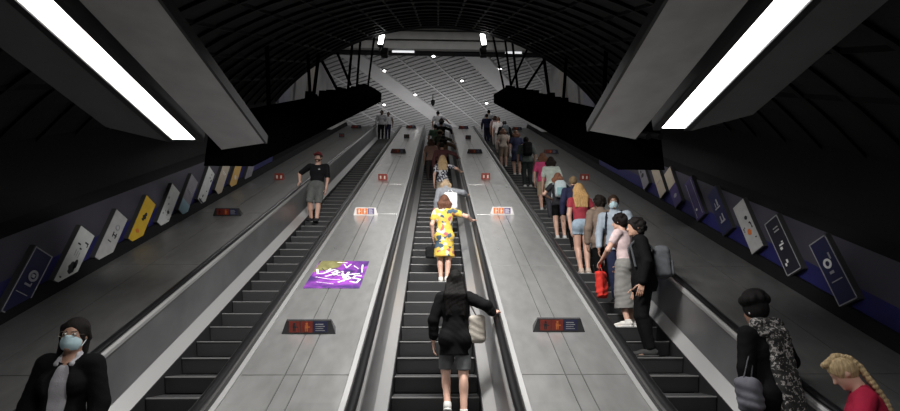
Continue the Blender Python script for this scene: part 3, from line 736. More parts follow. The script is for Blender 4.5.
    for s in (-1, 1):
        a, e, w_ = ar[s]; d = unit(w_ - e); spec = arms.get(s)
        curl = .35; nn = -Z if False else None
        if spec is not None and len(spec) > 2 and spec[2]:
            o_ = spec[2]; d2 = unit(V(*o_['d'])); n2 = V(*o_['n']); si = V(*o_['s']); curl = o_.get('curl', .35)
        else: d2 = d; n2 = tr*s if abs(d @ Z) > .5 else Z; si = tf if abs(d @ Z) > .5 else -tr*s
        fl.append(hand_field(w_ + d2*.004*u, d2, n2, si, curl, 1.08*u/1.7*(1. if not fem else .93), max(.0042, vox*.42)))
        J[('hand', s)] = w_ + d2*.08
    body = sdf_obj(name, fl, SKIN[skin])
    body.location = pos; body.rotation_euler = (0, 0, heading)
    tag(body, label, 'person', group)
    # --- eyes and lips of faces one can see
    if face:
        for s in (-1, 1):
            e = Field(hc_ - .12*u, hc_ + .12*u, .003); e.ell(hc_ + hf*.0515*u + hr*s*.0180*u + hu*.006*u, np.array((.0085, .006, .0050))*u, RH, .001); eo = sdf_obj('eye', [e], EYE_W, body)
            e = Field(hc_ - .12*u, hc_ + .12*u, .003); e.ell(hc_ + hf*.0562*u + hr*s*.0180*u + hu*.006*u, np.array((.0040, .003, .0040))*u, RH, .001); sdf_obj('iris', [e], EYE_D, eo)
            e = Field(hc_ - .12*u, hc_ + .12*u, .003); e.cone(hc_ + hf*.056*u + hr*s*.009*u + hu*.0165*u, hc_ + hf*.051*u + hr*s*.029*u + hu*.0185*u, .0024*u, .0018*u, .001); sdf_obj('eyebrow', [e], EYE_D, body)
        if not mask:
            e = Field(hc_ - .12*u, hc_ + .12*u, .003); e.cone(hc_ + hf*.0560*u - hu*.034*u - hr*.0115*u, hc_ + hf*.0560*u - hu*.034*u + hr*.0115*u, .0035*u, .0035*u, .002); sdf_obj('mouth', [e], LIP, body)
    if mask:
        e = Field(hc_ - .15*u, hc_ + .15*u, .004)
        e.ell(hc_ - hu*.030*u + hf*.020*u, np.array((.0395, .0455, .043))*u, RH, .01); e.cone(hc_ + hf*.058*u - hu*.006*u, hc_ + hf*.056*u - hu*.03*u, .013*u, .014*u, .02)
        e.cut(hc_ + hf*.014*u, -hf); e.cut(hc_ + hu*.002*u, hu); e.cut(hc_ - hu*.062*u, -hu)
        mo = sdf_obj('face_mask', [e], MASK, body)
        e = Field(hc_ - .15*u, hc_ + .15*u, .003)
        for s in (-1, 1):
            for dz in (-.004, -.045): e.cone(hc_ + hr*s*.040*u + hf*.016*u + hu*dz*u, hc_ + hr*s*.050*u - hf*.012*u - hu*.006*u, .0022*u, .0022*u, .001)
        sdf_obj('ear_loop', [e], cloth((.6, .65, .66)), mo)
    if glasses:
        e = Field(hc_ - .15*u, hc_ + .15*u, .003)
        for s in (-1, 1):
            c = hc_ + hf*.064*u + hr*s*.019*u + hu*.006*u; pts = [c + hr*math.cos(a)*.0155*u + hu*math.sin(a)*.0125*u for a in np.linspace(0, 2*math.pi, 15)]
            for p, q in zip(pts[:-1], pts[1:]): e.cone(p, q, .0022, .0022, .001)
            e.cone(c + hr*s*.0155*u, hc_ + hr*s*.050*u - hf*.004*u + hu*.004*u, .0022, .0022, .001)
        e.cone(hc_ + hf*.064*u - hr*.004*u + hu*.008*u, hc_ + hf*.064*u + hr*.004*u + hu*.008*u, .0022, .0022, .001)
        sdf_obj('glasses', [e], GLASS, body)
    # --- hair
    if hair:
        kind, hcol = hair[0], hair[1]; ln = hair[2] if len(hair) > 2 else .2
        f = Field(hc_ - V(.24, .24, .24 + (ln if kind in ('long', 'braid', 'tail', 'bob') else .05)), hc_ + V(.24, .24, .24), min(vox, .011) * .8)
        big = 1.10 if kind in ('long', 'bob', 'curly', 'puff') else 1.04
        f.ell(hc_ + hu*.014*u - hf*.010*u, np.array((.0505*big, .0600*big, .0625*big))*u, RH, .01)
        if kind == 'curly':
            rr = np.random.default_rng(int(H*1000))
            for _ in range(46):
                q = unit(rr.normal(size=3)); q[1] = -abs(q[1]) if q[2] < .2 else q[1]
                f.ell(hc_ + hu*.008*u - hf*.012*u + RH.T @ (q*np.array((.054, .058, .064))*u), np.array((.017, .017, .017))*u, RH, .012)
        if kind in ('long', 'bob'):
            back = unit(-tf*.9 - Z*.0)
            for q in (-1.0, -.5, 0, .5, 1.0):
                a = hc_ + hr*q*.040*u - hf*(.030 - .012*abs(q))*u; b_ = hc_ + hr*q*.058*u - hf*.040*u - Z*ln*.45
                sb_ = sc_ + tr*q*.062*u - tf*(.075)*u
                b_ = V(b_[0], min(b_[1], sb_[1] + .03) if kind == 'long' else b_[1], b_[2]); c_ = b_ - Z*ln*.55 - tf*.006
                f.cone(a, b_, .026*u, .026*u, .03); f.cone(b_, c_, .026*u, .014*u, .03)
            for s in (-1, 1): f.cone(hc_ + hr*s*.046*u + hu*.01*u, hc_ + hr*s*.052*u - hu*min(.085*u, ln)*1.0 - hf*.012*u, .015*u, .013*u, .02)
        if kind == 'bun' or kind == 'puff': f.ell(hc_ + hu*(.075 if kind == 'puff' else .06)*u - hf*(.02 if kind == 'puff' else .05)*u, np.array((.062, .060, .044) if kind == 'puff' else (.03, .03, .028))*u, RH, .015)
        if kind == 'puff':
            for a in range(10): f.ell(hc_ + hu*.056*u + hr*math.cos(a*.63)*.056*u + hf*(math.sin(a*.63)*.050 - .015)*u, np.array((.026, .026, .028))*u, RH, .012)
        if kind == 'tied':
            f.ell(hc_ - hf*.058*u - hu*.02*u, np.array((.036, .03, .034))*u, RH, .015)
            for s in (-1, 1): f.cone(hc_ + hr*s*.040*u + hf*.008*u + hu*.034*u, hc_ + hr*s*.052*u - hf*.016*u - hu*.012*u, .016*u, .012*u, .012)
            f.cone(hc_ + hr*.046*u - hf*.03*u, hc_ + hr*.050*u - hf*.03*u - hu*.085*u, .020*u, .020*u, .02); f.cone(hc_ - hr*.02*u - hf*.05*u, hc_ - hr*.02*u - hf*.05*u - hu*.07*u, .024*u, .022*u, .02)
        if kind == 'tail':
            p = hc_ - hf*.062*u + hu*.02*u; q = p - hf*.03*u - Z*.04; f.cone(p, q, .016*u, .020*u, .01); f.cone(q, q - Z*ln - tf*.01, .020*u, .008*u, .01)
        # keep the face clear
        f.ell(hc_ + hf*.066*u - hu*.024*u, np.array((.046, .050, .062))*u, RH, .006, True)
        f.ell(hc_ + hf*.010*u - hu*.075*u, np.array((.040, .052, .045))*u, RH, .01, True)
        if kind == 'long' or kind == 'bob': f.wrinkle(.0018, 95)
        ho = sdf_obj('hair', [f], hair_mat(hcol), body)
        if kind == 'braid':
            g = Field(hc_ - V(.3, .3, .55), hc_ + V(.3, .3, .2), .007)
            pts = hair[3]
            P_ = [V(*p) for p in pts]
            L = []; 
            for a, b_ in zip(P_[:-1], P_[1:]): L += [a + (b_ - a)*i/5 for i in range(5)]
            for i, p in enumerate(L):
                ax = unit(L[min(i+1, len(L)-1)] - L[max(i-1, 0)]); sd = unit(np.cross(ax, V(*hair[4]))); r_ = .021*(1 - .35*i/len(L))
                g.cone(p + sd*.016 - ax*.010, p - sd*.004 + ax*.022, r_*1.0, r_*.72, .003); g.cone(p - sd*.016 + ax*.006, p + sd*.004 + ax*.036, r_*1.0, r_*.72, .003)
            sdf_obj('braid', [g], hair_mat(hcol), ho)
    if cap:
        f = Field(hc_ - .22*u, hc_ + .22*u, .007)
        if cap[0] == 'cap':
            f.ell(hc_ + hu*.016*u - hf*.004*u, np.array((.056, .067, .066))*u, RH, .01); f.cut(hc_ + hu*.024*u, -hu)
            f.ell(hc_ + hu*.026*u + hf*.075*u, np.array((.046, .050, .006))*u, RH, .008)
        else:
            f.ell(hc_ + hu*.03*u, np.array((.055, .062, .058))*u, RH, .01); f.cut(hc_ + hu*.02*u, -hu); f.ell(hc_ + hu*.026*u, np.array((.10, .11, .008))*u, RH, .01)
        sdf_obj('cap' if cap[0] == 'cap' else 'sun_hat', [f], cloth(cap[1]), body)
    # --- clothes
    if top:
        kind, col, sl, hem = top['kind'], top['col'], top.get('sleeve', 2.), top.get('hem', .0)
        o = top.get('o', .012)
        f = new((.525 - drop)*u - abs(hem)*u - .35 if top.get('long') else pel[2] - .28*u, nb[2] + .12)
        torso(f, o)
        if hem > .02:   # reaches below the hips
            f.cone(pel + t*.05*u, pel - Z*hem*u, .085*u*wide + o, .096*u*wide + o + top.get('flare', 0), .03, (tf, 1.28))
            for s in (-1, 1): f.ell(lg[s][0] - Yv*.030*u, np.array((.052, .050, .058))*u + o + .006, None, .03)
        for s in (-1, 1):
            if sl > 0: arm(f, s, o + .003, sl)
        if top.get('collar'): f.cone(nb - t*.02*u, nb + t*.018*u, .044*u, .046*u, .015)
        if sl <= 1.:
            pass
        f.wrinkle(top.get('wr', .0022))
        f.cut(pel - Z*(hem*u) if hem > -.5 else pel, -Z) if not top.get('tilt') else f.cut(pel - t*hem*u, -t)
        if not top.get('collar'):
            f.ell(nb + tf*.02*u + t*.012*u, np.array((.048, .052, .03))*u*(top.get('neck', 1.)), RT, .008, True)
        if sl == 0:
            for s in (-1, 1): f.ell(sh[s] + tr*s*.028*u, np.array((.030, .05, .06))*u, RT, .01, True)
        if jacket_open:   # open front showing the shirt underneath
            sh_o = Field(pel - V(.3, .3, .15), nb + V(.3, .3, .12), vox); torso(sh_o, .006, bust=False)
            sh_o.cone(nb - t*.02*u, nb + t*.012*u, .038*u, .040*u, .012)
            sh_o.wrinkle(.002); sh_o.ell(nb + tf*.035*u + t*.02*u, np.array((.026, .05, .045))*u, RT, .006, True); sh_o.cut(pel - Z*.02*u, -Z)
            so = sdf_obj('shirt', [sh_o], cloth(jacket_open), body)
            bt = Field(pel - V(.3, .3, .15), nb + V(.3, .3, .12), .004)
            for i in range(5): bt.ell(pel + t*(.24 - .045*i)*u + tf*(.073 if i < 3 else .07)*u, np.array((.005, .004, .005)), RT, .001)
            sdf_obj('button', [bt], cloth((.25, .24, .25)), so)
            P_ = pel + t*.14*u + tf*.11*u
            f.ell(P_ + t*.02*u, np.array((.046, .10, .17))*u, RT, .012, True)
            for s in (-1, 1):
                co_ = Field(nb - .2, nb + .2, .006); co_.cone(nb + tr*s*.036*u + t*.010*u, nb + tr*s*.030*u + tf*.052*u - t*.018*u, .014*u, .011*u, .008, (tf, 1.4))
                sdf_obj('collar', [co_], cloth(jacket_open), so)
        sdf_obj(kind, [f], cloth(col), body)
    if bottom:
        kind, col = bottom['kind'], bottom['col']; o = bottom.get('o', .012)
        f = new(None, pel[2] + .16*u)
        if kind in ('trousers', 'shorts', 'leggings'):
            f.ell(pel + t*.01*u, (.092*u*wide + o, .070*u*wide + o, .08*u + o), RT, .03)
            for s in (-1, 1):
                leg(f, s, o, bottom.get('len', 1.93), .02, bottom.get('flare', 0)); f.ell(lg[s][0] - Yv*.028*u, np.array((.048, .046, .054))*u + o, None, .03)
            f.wrinkle(.002)
            if kind == 'shorts': f.cut(lg[1][0]*.5 + lg[-1][0]*.5 - Z*(bottom['cut']*u), -Z)
        else:
            zl_ = bottom['len']*u; c0 = pel + t*.06*u; c1 = (lg[1][1] + lg[-1][1])/2; c1 = V(c1[0], c1[1]*.6 + pel[1]*.4, pel[2] - zl_)
            f.ell(pel + t*.01*u, (.092*u + o, .072*u + o, .08*u + o), RT, .03)
            for s in (-1, 1): f.ell(lg[s][0] - Yv*.028*u, np.array((.048, .046, .054))*u + o, None, .03)
            for s in (-1, 1): f.cone(lg[s][0], lg[s][1], .060*u + o, .050*u + o, .04)
            f.cone(pel + Z*.0, c1, .085*u + o, .088*u + o + bottom.get('flare', .02), .03, (Yv, 1.2))
            f.wrinkle(.004, 46); f.cut(c1, -Z)
        f.cut(pel + t*.085*u, t)
        sdf_obj(kind, [f], cloth(col), body)
    for s in (-1, 1):
        if shoes is None: break
        an = lg[s][2]; tp = legs.get('pitch', {}).get(s, 0); R = rot((1, 0, 0), -tp) 
        f = Field(an - .25, an + .30, min(vox, .009)); fo = R @ Yv; up = R @ Z
        base = an - up*.048*u*1.0
        f.cone(an - up*.02*u - fo*.02*u, an + fo*.05*u - up*.022*u, .027*u, .024*u, .012); f.cone(an + fo*.05*u - up*.024*u, an + fo*.105*u - up*.030*u + X*s*.010*u, .024*u, .018*u, .015, (up, 1.25))
        f.cone(an + up*.005*u - fo*.004*u, an - up*.02*u - fo*.008*u, .028*u, .027*u, .012)
        f.cut(base, -up); f.cut(an + up*.016*u, up)
        so = sdf_obj('shoe', [f], cloth(shoes, .6), body)
        g = Field(an - .25, an + .30, min(vox, .008)); g.cone(base - fo*.022*u, base + fo*.112*u + X*s*.010*u, .030*u, .027*u, .01); g.cut(base + up*.012*u, up); g.cut(base - up*.001, -up)
        sdf_obj('sole', [g], cloth((.55, .55, .53) if sum(shoes) > .9 or bool(legs.get('white_sole')) else (.04, .04, .04)), so)
    return body, J
def carried(name, body, label, cat, group=None):
    o = empty(name, body.location, body.rotation_euler); return tag(o, label, cat, group)
def backpack(body, J, col, label, u, size=(.15, .09, .22), strap=True, pocket=None):
    r = carried('backpack', body, label, 'backpack', 'backpacks worn by passengers')
    t, tf, tr, RT = J['t'], J['tf'], J['tr'], J['RT']
    c = J['pel'] + t*.185*u - tf*(.075*u + size[1] + .012)
    f = Field(c - .34, c + .34, .011); f.rbox(c, size, .06, RT); f.rbox(c + t*size[2]*.9, (size[0]*.8, size[1]*.8, .05), .05, RT, .03); f.wrinkle(.003, 30); sdf_obj('bag_body', [f], cloth(col), r)
    f = Field(c - .34, c + .34, .011); f.rbox(c - tf*size[1] - t*size[2]*.35, (size[0]*.78, .03, size[2]*.5), .025, RT); sdf_obj('pocket', [f], cloth(pocket or tuple(min(1, x*.8) for x in col)), r)
    if strap:
        for s in (-1, 1):
            f = Field(J['sc'] - .35, J['sc'] + .35, .011); a = c + t*size[2]*.8 + tr*s*.09*u + tf*size[1]; b_ = J['sc'] + tr*s*.066*u + t*.042*u; d_ = J['sc'] + tr*s*.07*u + tf*.072*u - t*.02*u; e_ = J['pel'] + t*.12*u + tr*s*.09*u + tf*.05*u
            for p, q in ((a, b_), (b_, d_), (d_, e_)): f.cone(p, q, .017, .017, .004)
            sdf_obj('strap', [f], cloth(tuple(x*.7 for x in col)), r)
    return r
def soft_bag(name, body, c, size, col, label, cat, handle_to=None, R=None, hcol=None, group=None, vox=.01, wr=.004):
    r = carried(name, body, label, cat, group); c = np.asarray(c, float)
    f = Field(c - max(size)*1.5, c + max(size)*1.5, vox); f.rbox(c, size, min(size)*.8, R); f.wrinkle(wr, 32); sdf_obj('bag_body', [f], cloth(col), r)
    if handle_to is not None:
        h = np.asarray(handle_to, float); f = Field(np.minimum(c, h) - .3, np.maximum(c, h) + .3, .007)
        ax = (R[0] if R is not None else V(1, 0, 0)); zz = (R[2] if R is not None else V(0, 0, 1))
        for s in (-1, 1): f.cone(c + ax*s*size[0]*.6 + zz*size[2]*.85, h, .007, .007, .003)
        sdf_obj('handle', [f], cloth(hcol or col), r)
    return r
def on_step(e, k, xo): return (PITCH*e + xo, Y0 + RUN*k + .19, .2*k + .004)
def RAIL(xo, side, dy, u=None):   # rail point in the local frame of someone facing uphill at offset xo
    return V(side*.715 - xo, dy, .885 + (.19 + dy)*T + .05)
FU, FD, FL = 0., math.pi, math.pi/2
rail_hand = lambda s: dict(d=(s*.55, .70, .42), n=(0, -.4, .9), s=(-s, 0, 0), curl=.45)
def follow_rail(xo, s, dy): return (tuple(RAIL(xo, s, dy) - V(s*.05, .06, -.01)), None, rail_hand(s))
FLORAL = ramp_mat('floral_yellow', [(0, (.62, .42, .06)), (.48, (.66, .46, .10)), (.54, (.60, .54, .42)), (.63, (.05, .09, .13)), (.74, (.40, .12, .12)), (.80, (.62, .42, .06))], 16, 'voronoi', .8)
MOTTLE = ramp_mat('black_white_scarf', [(0, (.02, .02, .02)), (.50, (.03, .03, .03)), (.56, (.34, .32, .31)), (.66, (.04, .04, .04)), (.72, (.30, .28, .27)), (.9, (.02, .02, .02))], 30, 'noise', .85)
PATT = ramp_mat('dark_spot_blouse', [(0, (.03, .03, .05)), (.45, (.05, .05, .07)), (.55, (.5, .5, .52)), (.75, (.06, .06, .08))], 22, 'voronoi', .85)
DENIM = (.20, .21, .23); JEAN = (.22, .32, .42); BLK = (.0055, .0055, .006); NAVY = (.018, .022, .05)

# ---- middle escalator
u = 1.60
b_, J = person(on_step(0, 4, .22), u, FU, 'person in black jacket and grey shorts, nearest on the middle escalator', 'fair', vox=.010, head=(-.1, .05, 0),
    arms={1: follow_rail(.22, 1, .10), -1: ((-.25, .02, .80), (-1, -.6, 0))}, legs={-1: (-.09, -.02, .06), 1: (.085, -.10, 0), 'pitch': {-1: .45}, 'white_sole': 1}, wide=1.03,
    top=dict(kind='jacket', col=BLK, sleeve=1.72, hem=.115, o=.022, collar=1, long=1), bottom=dict(kind='shorts', col=(.13, .135, .14), cut=.205, len=.95, o=.022), hair=('long', (.006, .005, .005), .40), shoes=(.5, .5, .48))
hb = soft_bag('shoulder_bag', b_, J['pel'] + V(.245, -.06, .10), (.055, .095, .155), (.34, .31, .27), 'cream shoulder bag at the right hip of the person in black jacket', 'bag', J['sc'] + V(.10, 0, .055), np.stack([V(0, 1, 0), V(-1, 0, 0), V(0, 0, 1)]), (.3, .27, .24))
u = 1.63
b_, J = person(on_step(0, 13, .14), u, FU, 'person in yellow floral dress holding the right handrail', 'fair', vox=.010, head=(.15, .1, 0),
    arms={1: follow_rail(.14, 1, .22), -1: ((-.205, .06, .84), (-.5, -1, 0))}, legs={-1: (-.06, .02, .0), 1: (.05, -.02, 0)},
    top=dict(kind='dress', col=FLORAL, sleeve=.55, hem=.24, o=.014, flare=.02, long=1), hair=('bob', (.11, .045, .025), .16), shoes=(.55, .53, .5))
soft_bag('handbag', b_, (-.235, .08, .56), (.05, .11, .11), (.012, .012, .013), 'black handbag hanging from the left hand beside the yellow dress', 'bag', J[('hand', -1)], np.stack([V(0, 1, 0), V(-1, 0, 0), V(0, 0, 1)]))
u = 1.58
b_, J = person(on_step(0, 18, .20), u, FU, 'person in grey denim jacket with white bag, just above the yellow dress', 'fair', vox=.012, lean=.22, head=(0, .25, 0),
    arms={1: follow_rail(.20, 1, .25)}, top=dict(kind='jacket', col=DENIM, sleeve=1.85, hem=.04, o=.022, collar=1), bottom=dict(kind='trousers', col=(.16, .17, .19)), hair=('bob', (.30, .22, .14), .14), shoes=(.5, .5, .5))
soft_bag('tote_bag', b_, J['pel'] + V(.10, -.20, .12), (.15, .06, .19), (.72, .72, .72), 'large white tote bag slung behind the grey denim jacket', 'bag', J['sc'] + V(.09, -.02, .05))
u = 1.60
b_, J = person(on_step(0, 25, .15), u, FU, 'blonde long-haired person in spotted dark blouse on the middle escalator', 'fair', vox=.013, top=dict(kind='blouse', col=PATT, sleeve=.6, hem=.03), bottom=dict(kind='trousers', col=(.30, .25, .19)), hair=('long', (.36, .25, .13), .34), arms={1: follow_rail(.15, 1, .2)})
MID = [(31, .15, 1.64, 'mid', 'm', 'person in maroon top with dark hair above the blonde blouse wearer', (.15, .06, .06), (.05, .03, .03), ('short', (.02, .015, .012)), 1.95, None),
       (34, -.22, 1.60, 'fair', 'f', 'person in peach top on the left of the middle escalator, half hidden', (.42, .25, .20), (.06, .05, .05), ('bob', (.10, .05, .03), .14), .5, None),
       (36, .22, 1.62, 'mid', 'f', 'person in tan sleeves and dark scarf beside the maroon top', (.20, .12, .08), BLK, ('long', (.02, .015, .012), .25), 1.9, None),
       (40, .10, 1.64, 'fair', 'm', 'person in dark green top and straw hat on the middle escalator', (.09, .10, .07), BLK, ('short', (.04, .03, .02)), 1.0, ('hat', (.50, .36, .24))),
       (45, -.10, 1.68, 'mid', 'm', 'person in green shirt just above the straw hat', (.07, .13, .08), BLK, ('short', (.02, .02, .02)), .6, None),
       (48, .17, 1.72, 'mid', 'm', 'person in black coat high on the middle escalator', BLK, BLK, ('short', (.012, .012, .012)), 1.95, None),
       (53, .20, 1.66, 'fair', 'f', 'person in light denim jacket high on the middle escalator', (.36, .40, .48), NAVY, ('bob', (.03, .02, .015), .12), 1.9, None),
       (60, .02, 1.82, 'mid', 'm', 'topmost person of the middle escalator, white shirt and black hair', (.62, .62, .66), BLK, ('short', (.012, .012, .012)), .7, None)]
for k, xo, hh, sk, sx, lb, c1, c2, hr_, slv, cp in MID:
    person(on_step(0, k, xo), hh, FU, lb, sk, sx, vox=.017, top=dict(kind='shirt' if slv < 1.5 else 'jacket', col=c1, sleeve=slv, hem=.04, o=.016), bottom=dict(kind='trousers', col=c2), hair=hr_, cap=cp, arms={1: follow_rail(xo, 1, .2)} if xo > 0 else None)

# ---- left escalator, coming down
u = 1.78
b_, J = person((-2.85, 4.12, .01), u, FD + .12, 'person in black blazer, white shirt, glasses and blue face mask, bottom left', 'mid', vox=.010, head=(.10, .05, 0), face=True, mask=True, glasses=True, wide=.94,
    top=dict(kind='blazer', col=BLK, sleeve=1.9, hem=.10, o=.026), jacket_open=(.40, .39, .42), bottom=dict(kind='trousers', col=BLK), hair=('tied', (.012, .009, .009)))
u = 1.90
b_, J = person(on_step(-1, 22, -.33), u, FD, 'person in red cap, black T-shirt and grey shorts walking down the left escalator', 'fair', 'm', vox=.010, face=True, head=(-.1, .12, 0),
    arms={1: ((.42, .04, 1.06), (1, -.6, 0), dict(d=(.1, .5, -.6), n=(.4, 0, .9), s=(-1, 0, 0), curl=.5)), -1: ((-.25, .03, .86), (-1, -.6, 0))}, legs={1: (.07, .02, .0), -1: (-.10, .18, -.13), 'drop': .03, 'pitch': {1: 0}},
    top=dict(kind='tee_shirt', col=(.012, .012, .014), sleeve=.85, hem=.02, o=.016), bottom=dict(kind='shorts', col=(.11, .115, .11), cut=.24, len=1.2, o=.026), hair=('short', (.05, .03, .02)), cap=('cap', (.16, .025, .03)), shoes=(.025, .025, .03))
lg_ = Field(J['pel'] + V(-.2, -.1, .1), J['pel'] + V(.1, .3, .6), .005); lg_.ell(J['pel'] + J['t']*.215*u + J['tf']*.090*u - V(.075, 0, 0), (.028, .016, .014)); sdf_obj('chest_logo', [lg_], cloth((.55, .55, .55)), b_)
bd = Field(J['head'] - .15, J['head'] + .15, .006); bd.ell(J['head'] - J['hu']*.034*u + J['hf']*.018*u, np.array((.038, .043, .036))*u, J['RH']); bd.cut(J['head'] - J['hu']*.030*u, J['hu']); sdf_obj('beard', [bd], hair_mat((.07, .035, .02)), b_)
person(on_step(-1, 61, -.42), 1.80, FD, 'person in pale jacket and black trousers at the top of the left escalator', 'dark', 'm', vox=.016, top=dict(kind='jacket', col=(.42, .42, .45), sleeve=1.9, hem=.03, o=.02), bottom=dict(kind='trousers', col=BLK), hair=('short', (.01, .01, .01)), face=True)
person(on_step(-1, 62, -.08), 1.66, FD, 'shorter person in white vest over black sleeves at the top left', 'dark', 'm', vox=.016, top=dict(kind='vest', col=(.62, .62, .66), sleeve=0, hem=.0, o=.022), bottom=dict(kind='trousers', col=NAVY), hair=('short', (.01, .01, .01)), face=True)

# ---- right escalator, standing queue, from the top down
FAR = [(63, .26, 1.84, 'mid', 'm', 'topmost person of the right queue, white shirt with dark strap', (.50, .50, .52), NAVY, ('short', (.01, .01, .01)), .8, 1.95),
       (59, -.02, 1.72, 'mid', 'm', 'person in dark navy jacket second from the top of the right queue', NAVY, NAVY, ('short', (.012, .01, .01)), 1.9, 1.95),
       (56, .30, 1.72, 'fair', 'f', 'person in pale pink top near the top of the right queue', (.52, .38, .38), (.40, .36, .36), ('bob', (.08, .04, .03), .13), .7, 1.95),
       (52, .28, 1.80, 'fair', 'm', 'person in white top and pale trousers near the top of the right queue', (.50, .46, .46), (.45, .42, .40), ('short', (.10, .05, .03)), .7, 1.95)]
for k, xo, hh, sk, sx, lb, c1, c2, hr_, slv, ll in FAR:
    person(on_step(1, k, xo), hh, FU, lb, sk, sx, vox=.017, top=dict(kind='shirt', col=c1, sleeve=slv, hem=.04, o=.014), bottom=dict(kind='trousers', col=c2, len=ll), hair=hr_)
u = 1.84
b_, J = person(on_step(1, 46, .28), u, FU, 'person in black jacket with grey backpack, upper right queue', 'mid', 'm', vox=.015, top=dict(kind='jacket', col=BLK, sleeve=1.9, hem=.03, o=.018), bottom=dict(kind='trousers', col=BLK), hair=('short', (.012, .01, .01)))
backpack(b_, J, (.055, .065, .07), 'dark grey backpack of the black jacket in the upper right queue', u)
person(on_step(1, 41, -.05), 1.70, FU, 'person in beige top and tan shorts, half hidden by the navy dress', 'fair', 'f', vox=.015, top=dict(kind='shirt', col=(.36, .30, .26), sleeve=.5, hem=.03), bottom=dict(kind='shorts', col=(.34, .26, .2), cut=.22, len=1.1), hair=('bob', (.13, .06, .035), .13), shoes=(.5, .5, .5))
person(on_step(1, 37, .24), 1.80, FU, 'brown-haired person in navy dress with bare legs in the right queue', 'fair', 'f', vox=.014, top=dict(kind='dress', col=(.022, .026, .06), sleeve=.5, hem=.20, o=.018, long=1, flare=.02), hair=('bob', (.13, .06, .035), .13), shoes=(.55, .55, .55))
u = 1.82
b_, J = person(on_step(1, 32, .28), u, FU, 'person in grey-green shirt with black backpack in the right queue', 'mid', 'm', vox=.013, top=dict(kind='shirt', col=(.09, .11, .10), sleeve=.9, hem=.04, o=.016), bottom=dict(kind='trousers', col=(.03, .035, .035)), hair=('short', (.012, .01, .01)), shoes=(.5, .5, .5))
backpack(b_, J, (.012, .012, .014), 'black backpack on the grey-green shirt in the right queue', u, (.15, .10, .22))
person(on_step(1, 25, .26), 1.70, FU, 'person in hot pink T-shirt and khaki shorts in the right queue', 'fair', 'f', vox=.013, top=dict(kind='tee_shirt', col=(.55, .07, .18), sleeve=.7, hem=.04, o=.016), bottom=dict(kind='shorts', col=(.38, .29, .20), cut=.24, len=1.2, o=.022), hair=('bob', (.15, .065, .035), .14), shoes=(.5, .5, .5), arms={-1: ((-.24, .05, .85), (-1, -.6, 0))})
person(on_step(1, 23, .32), 1.72, FU, 'dark-haired person in pale mint T-shirt behind the hot pink one', 'fair', 'f', vox=.013, head=(-.3, 0, 0), top=dict(kind='tee_shirt', col=(.50, .56, .50), sleeve=.7, hem=.04, o=.018), bottom=dict(kind='trousers', col=(.05, .05, .06)), hair=('bob', (.02, .014, .012), .13))
u = 1.60
b_, J = person(on_step(1, 19, .12), u, FU, 'reddish-haired person with white and teal backpack in the right queue', 'fair', 'f', vox=.012, head=(-.5, .15, 0), arms={1: ((.20, .26, 1.16), (1, -.4, -.5)), -1: ((-.16, .22, 1.05), (-1, -.4, -.3))}, top=dict(kind='top', col=(.03, .03, .035), sleeve=.5, hem=.03), bottom=dict(kind='shorts', col=BLK, cut=.16, len=.8), hair=('bob', (.22, .09, .05), .12), shoes=(.5, .5, .5))
backpack(b_, J, (.50, .58, .60), 'white and teal backpack of the reddish-haired person', u, (.13, .08, .19), True, (.25, .42, .45))
person(on_step(1, 17, .28), 1.68, FU, 'person in navy jacket with ash-blond hair, left behind the red top', 'fair', 'm', vox=.012, top=dict(kind='jacket', col=(.022, .024, .06), sleeve=1.9, hem=.05, o=.02, collar=1), bottom=dict(kind='trousers', col=BLK), hair=('short', (.22, .15, .08)))
person(on_step(1, 14, .08), 1.78, FU, 'long blonde person in red tank top and light denim shorts', 'fair', 'f', vox=.010, arms={-1: ((-.21, .0, .88), (-1, -.6, 0)), 1: ((.18, .16, 1.0), (1, -.6, -.2))}, legs={-1: (-.06, 0, 0), 1: (.06, -.04, 0)}, top=dict(kind='tank_top', col=(.30, .035, .05), sleeve=.35, hem=.01, o=.012), bottom=dict(kind='shorts', col=(.30, .38, .46), cut=.09, len=.55, o=.020), hair=('long', (.50, .30, .12), .36), shoes=(.45, .36, .3))
person(on_step(1, 12, .24), 1.74, FU, 'curly dark-haired person in brown jacket beside the red top', 'mid', 'f', vox=.010, top=dict(kind='jacket', col=(.19, .14, .11), sleeve=1.9, hem=.08, o=.026, collar=1), bottom=dict(kind='trousers', col=BLK), hair=('curly', (.016, .012, .01)), wide=1.06)
u = 1.84
b_, J = person(on_step(1, 11, .36), u, FD - .45, 'person in blue face mask and pale blue shirt turned towards the camera', 'tan', 'm', vox=.010, head=(.1, .1, 0), face=True, mask=True, top=dict(kind='shirt', col=(.33, .38, .44), sleeve=1.85, hem=.05, o=.016, collar=1), bottom=dict(kind='trousers', col=NAVY), hair=('short', (.03, .018, .012)))
backpack(b_, J, (.035, .04, .06), 'dark blue backpack on the pale blue shirt beside the right rail', u, (.15, .09, .20))
u = 1.74
b_, J = person(on_step(1, 9, .20), u, FU + .75, 'person in pale pink top and long grey skirt holding a red bag', 'fair', 'f', vox=.010, head=(.15, .12, 0), arms={-1: ((-.11, .33, 1.03), (-1, -.5, -.3)), 1: ((.18, .16, .95), (1, -.8, 0))},
    top=dict(kind='blouse', col=(.60, .47, .47), sleeve=.45, hem=.02, o=.014), bottom=dict(kind='skirt', col=(.20, .195, .185), len=.37, flare=.04), hair=('curly', (.012, .009, .009)), shoes=(.6, .58, .55))
soft_bag('carrier_bag', b_, J[('hand', -1)] + V(0, .0, -.34), (.06, .11, .21), (.50, .030, .022), 'bright red carrier bag held in front of the grey skirt', 'bag', J[('hand', -1)], np.stack([V(0, 1, 0), V(-1, 0, 0), V(0, 0, 1)]), wr=.010)
u = 1.90
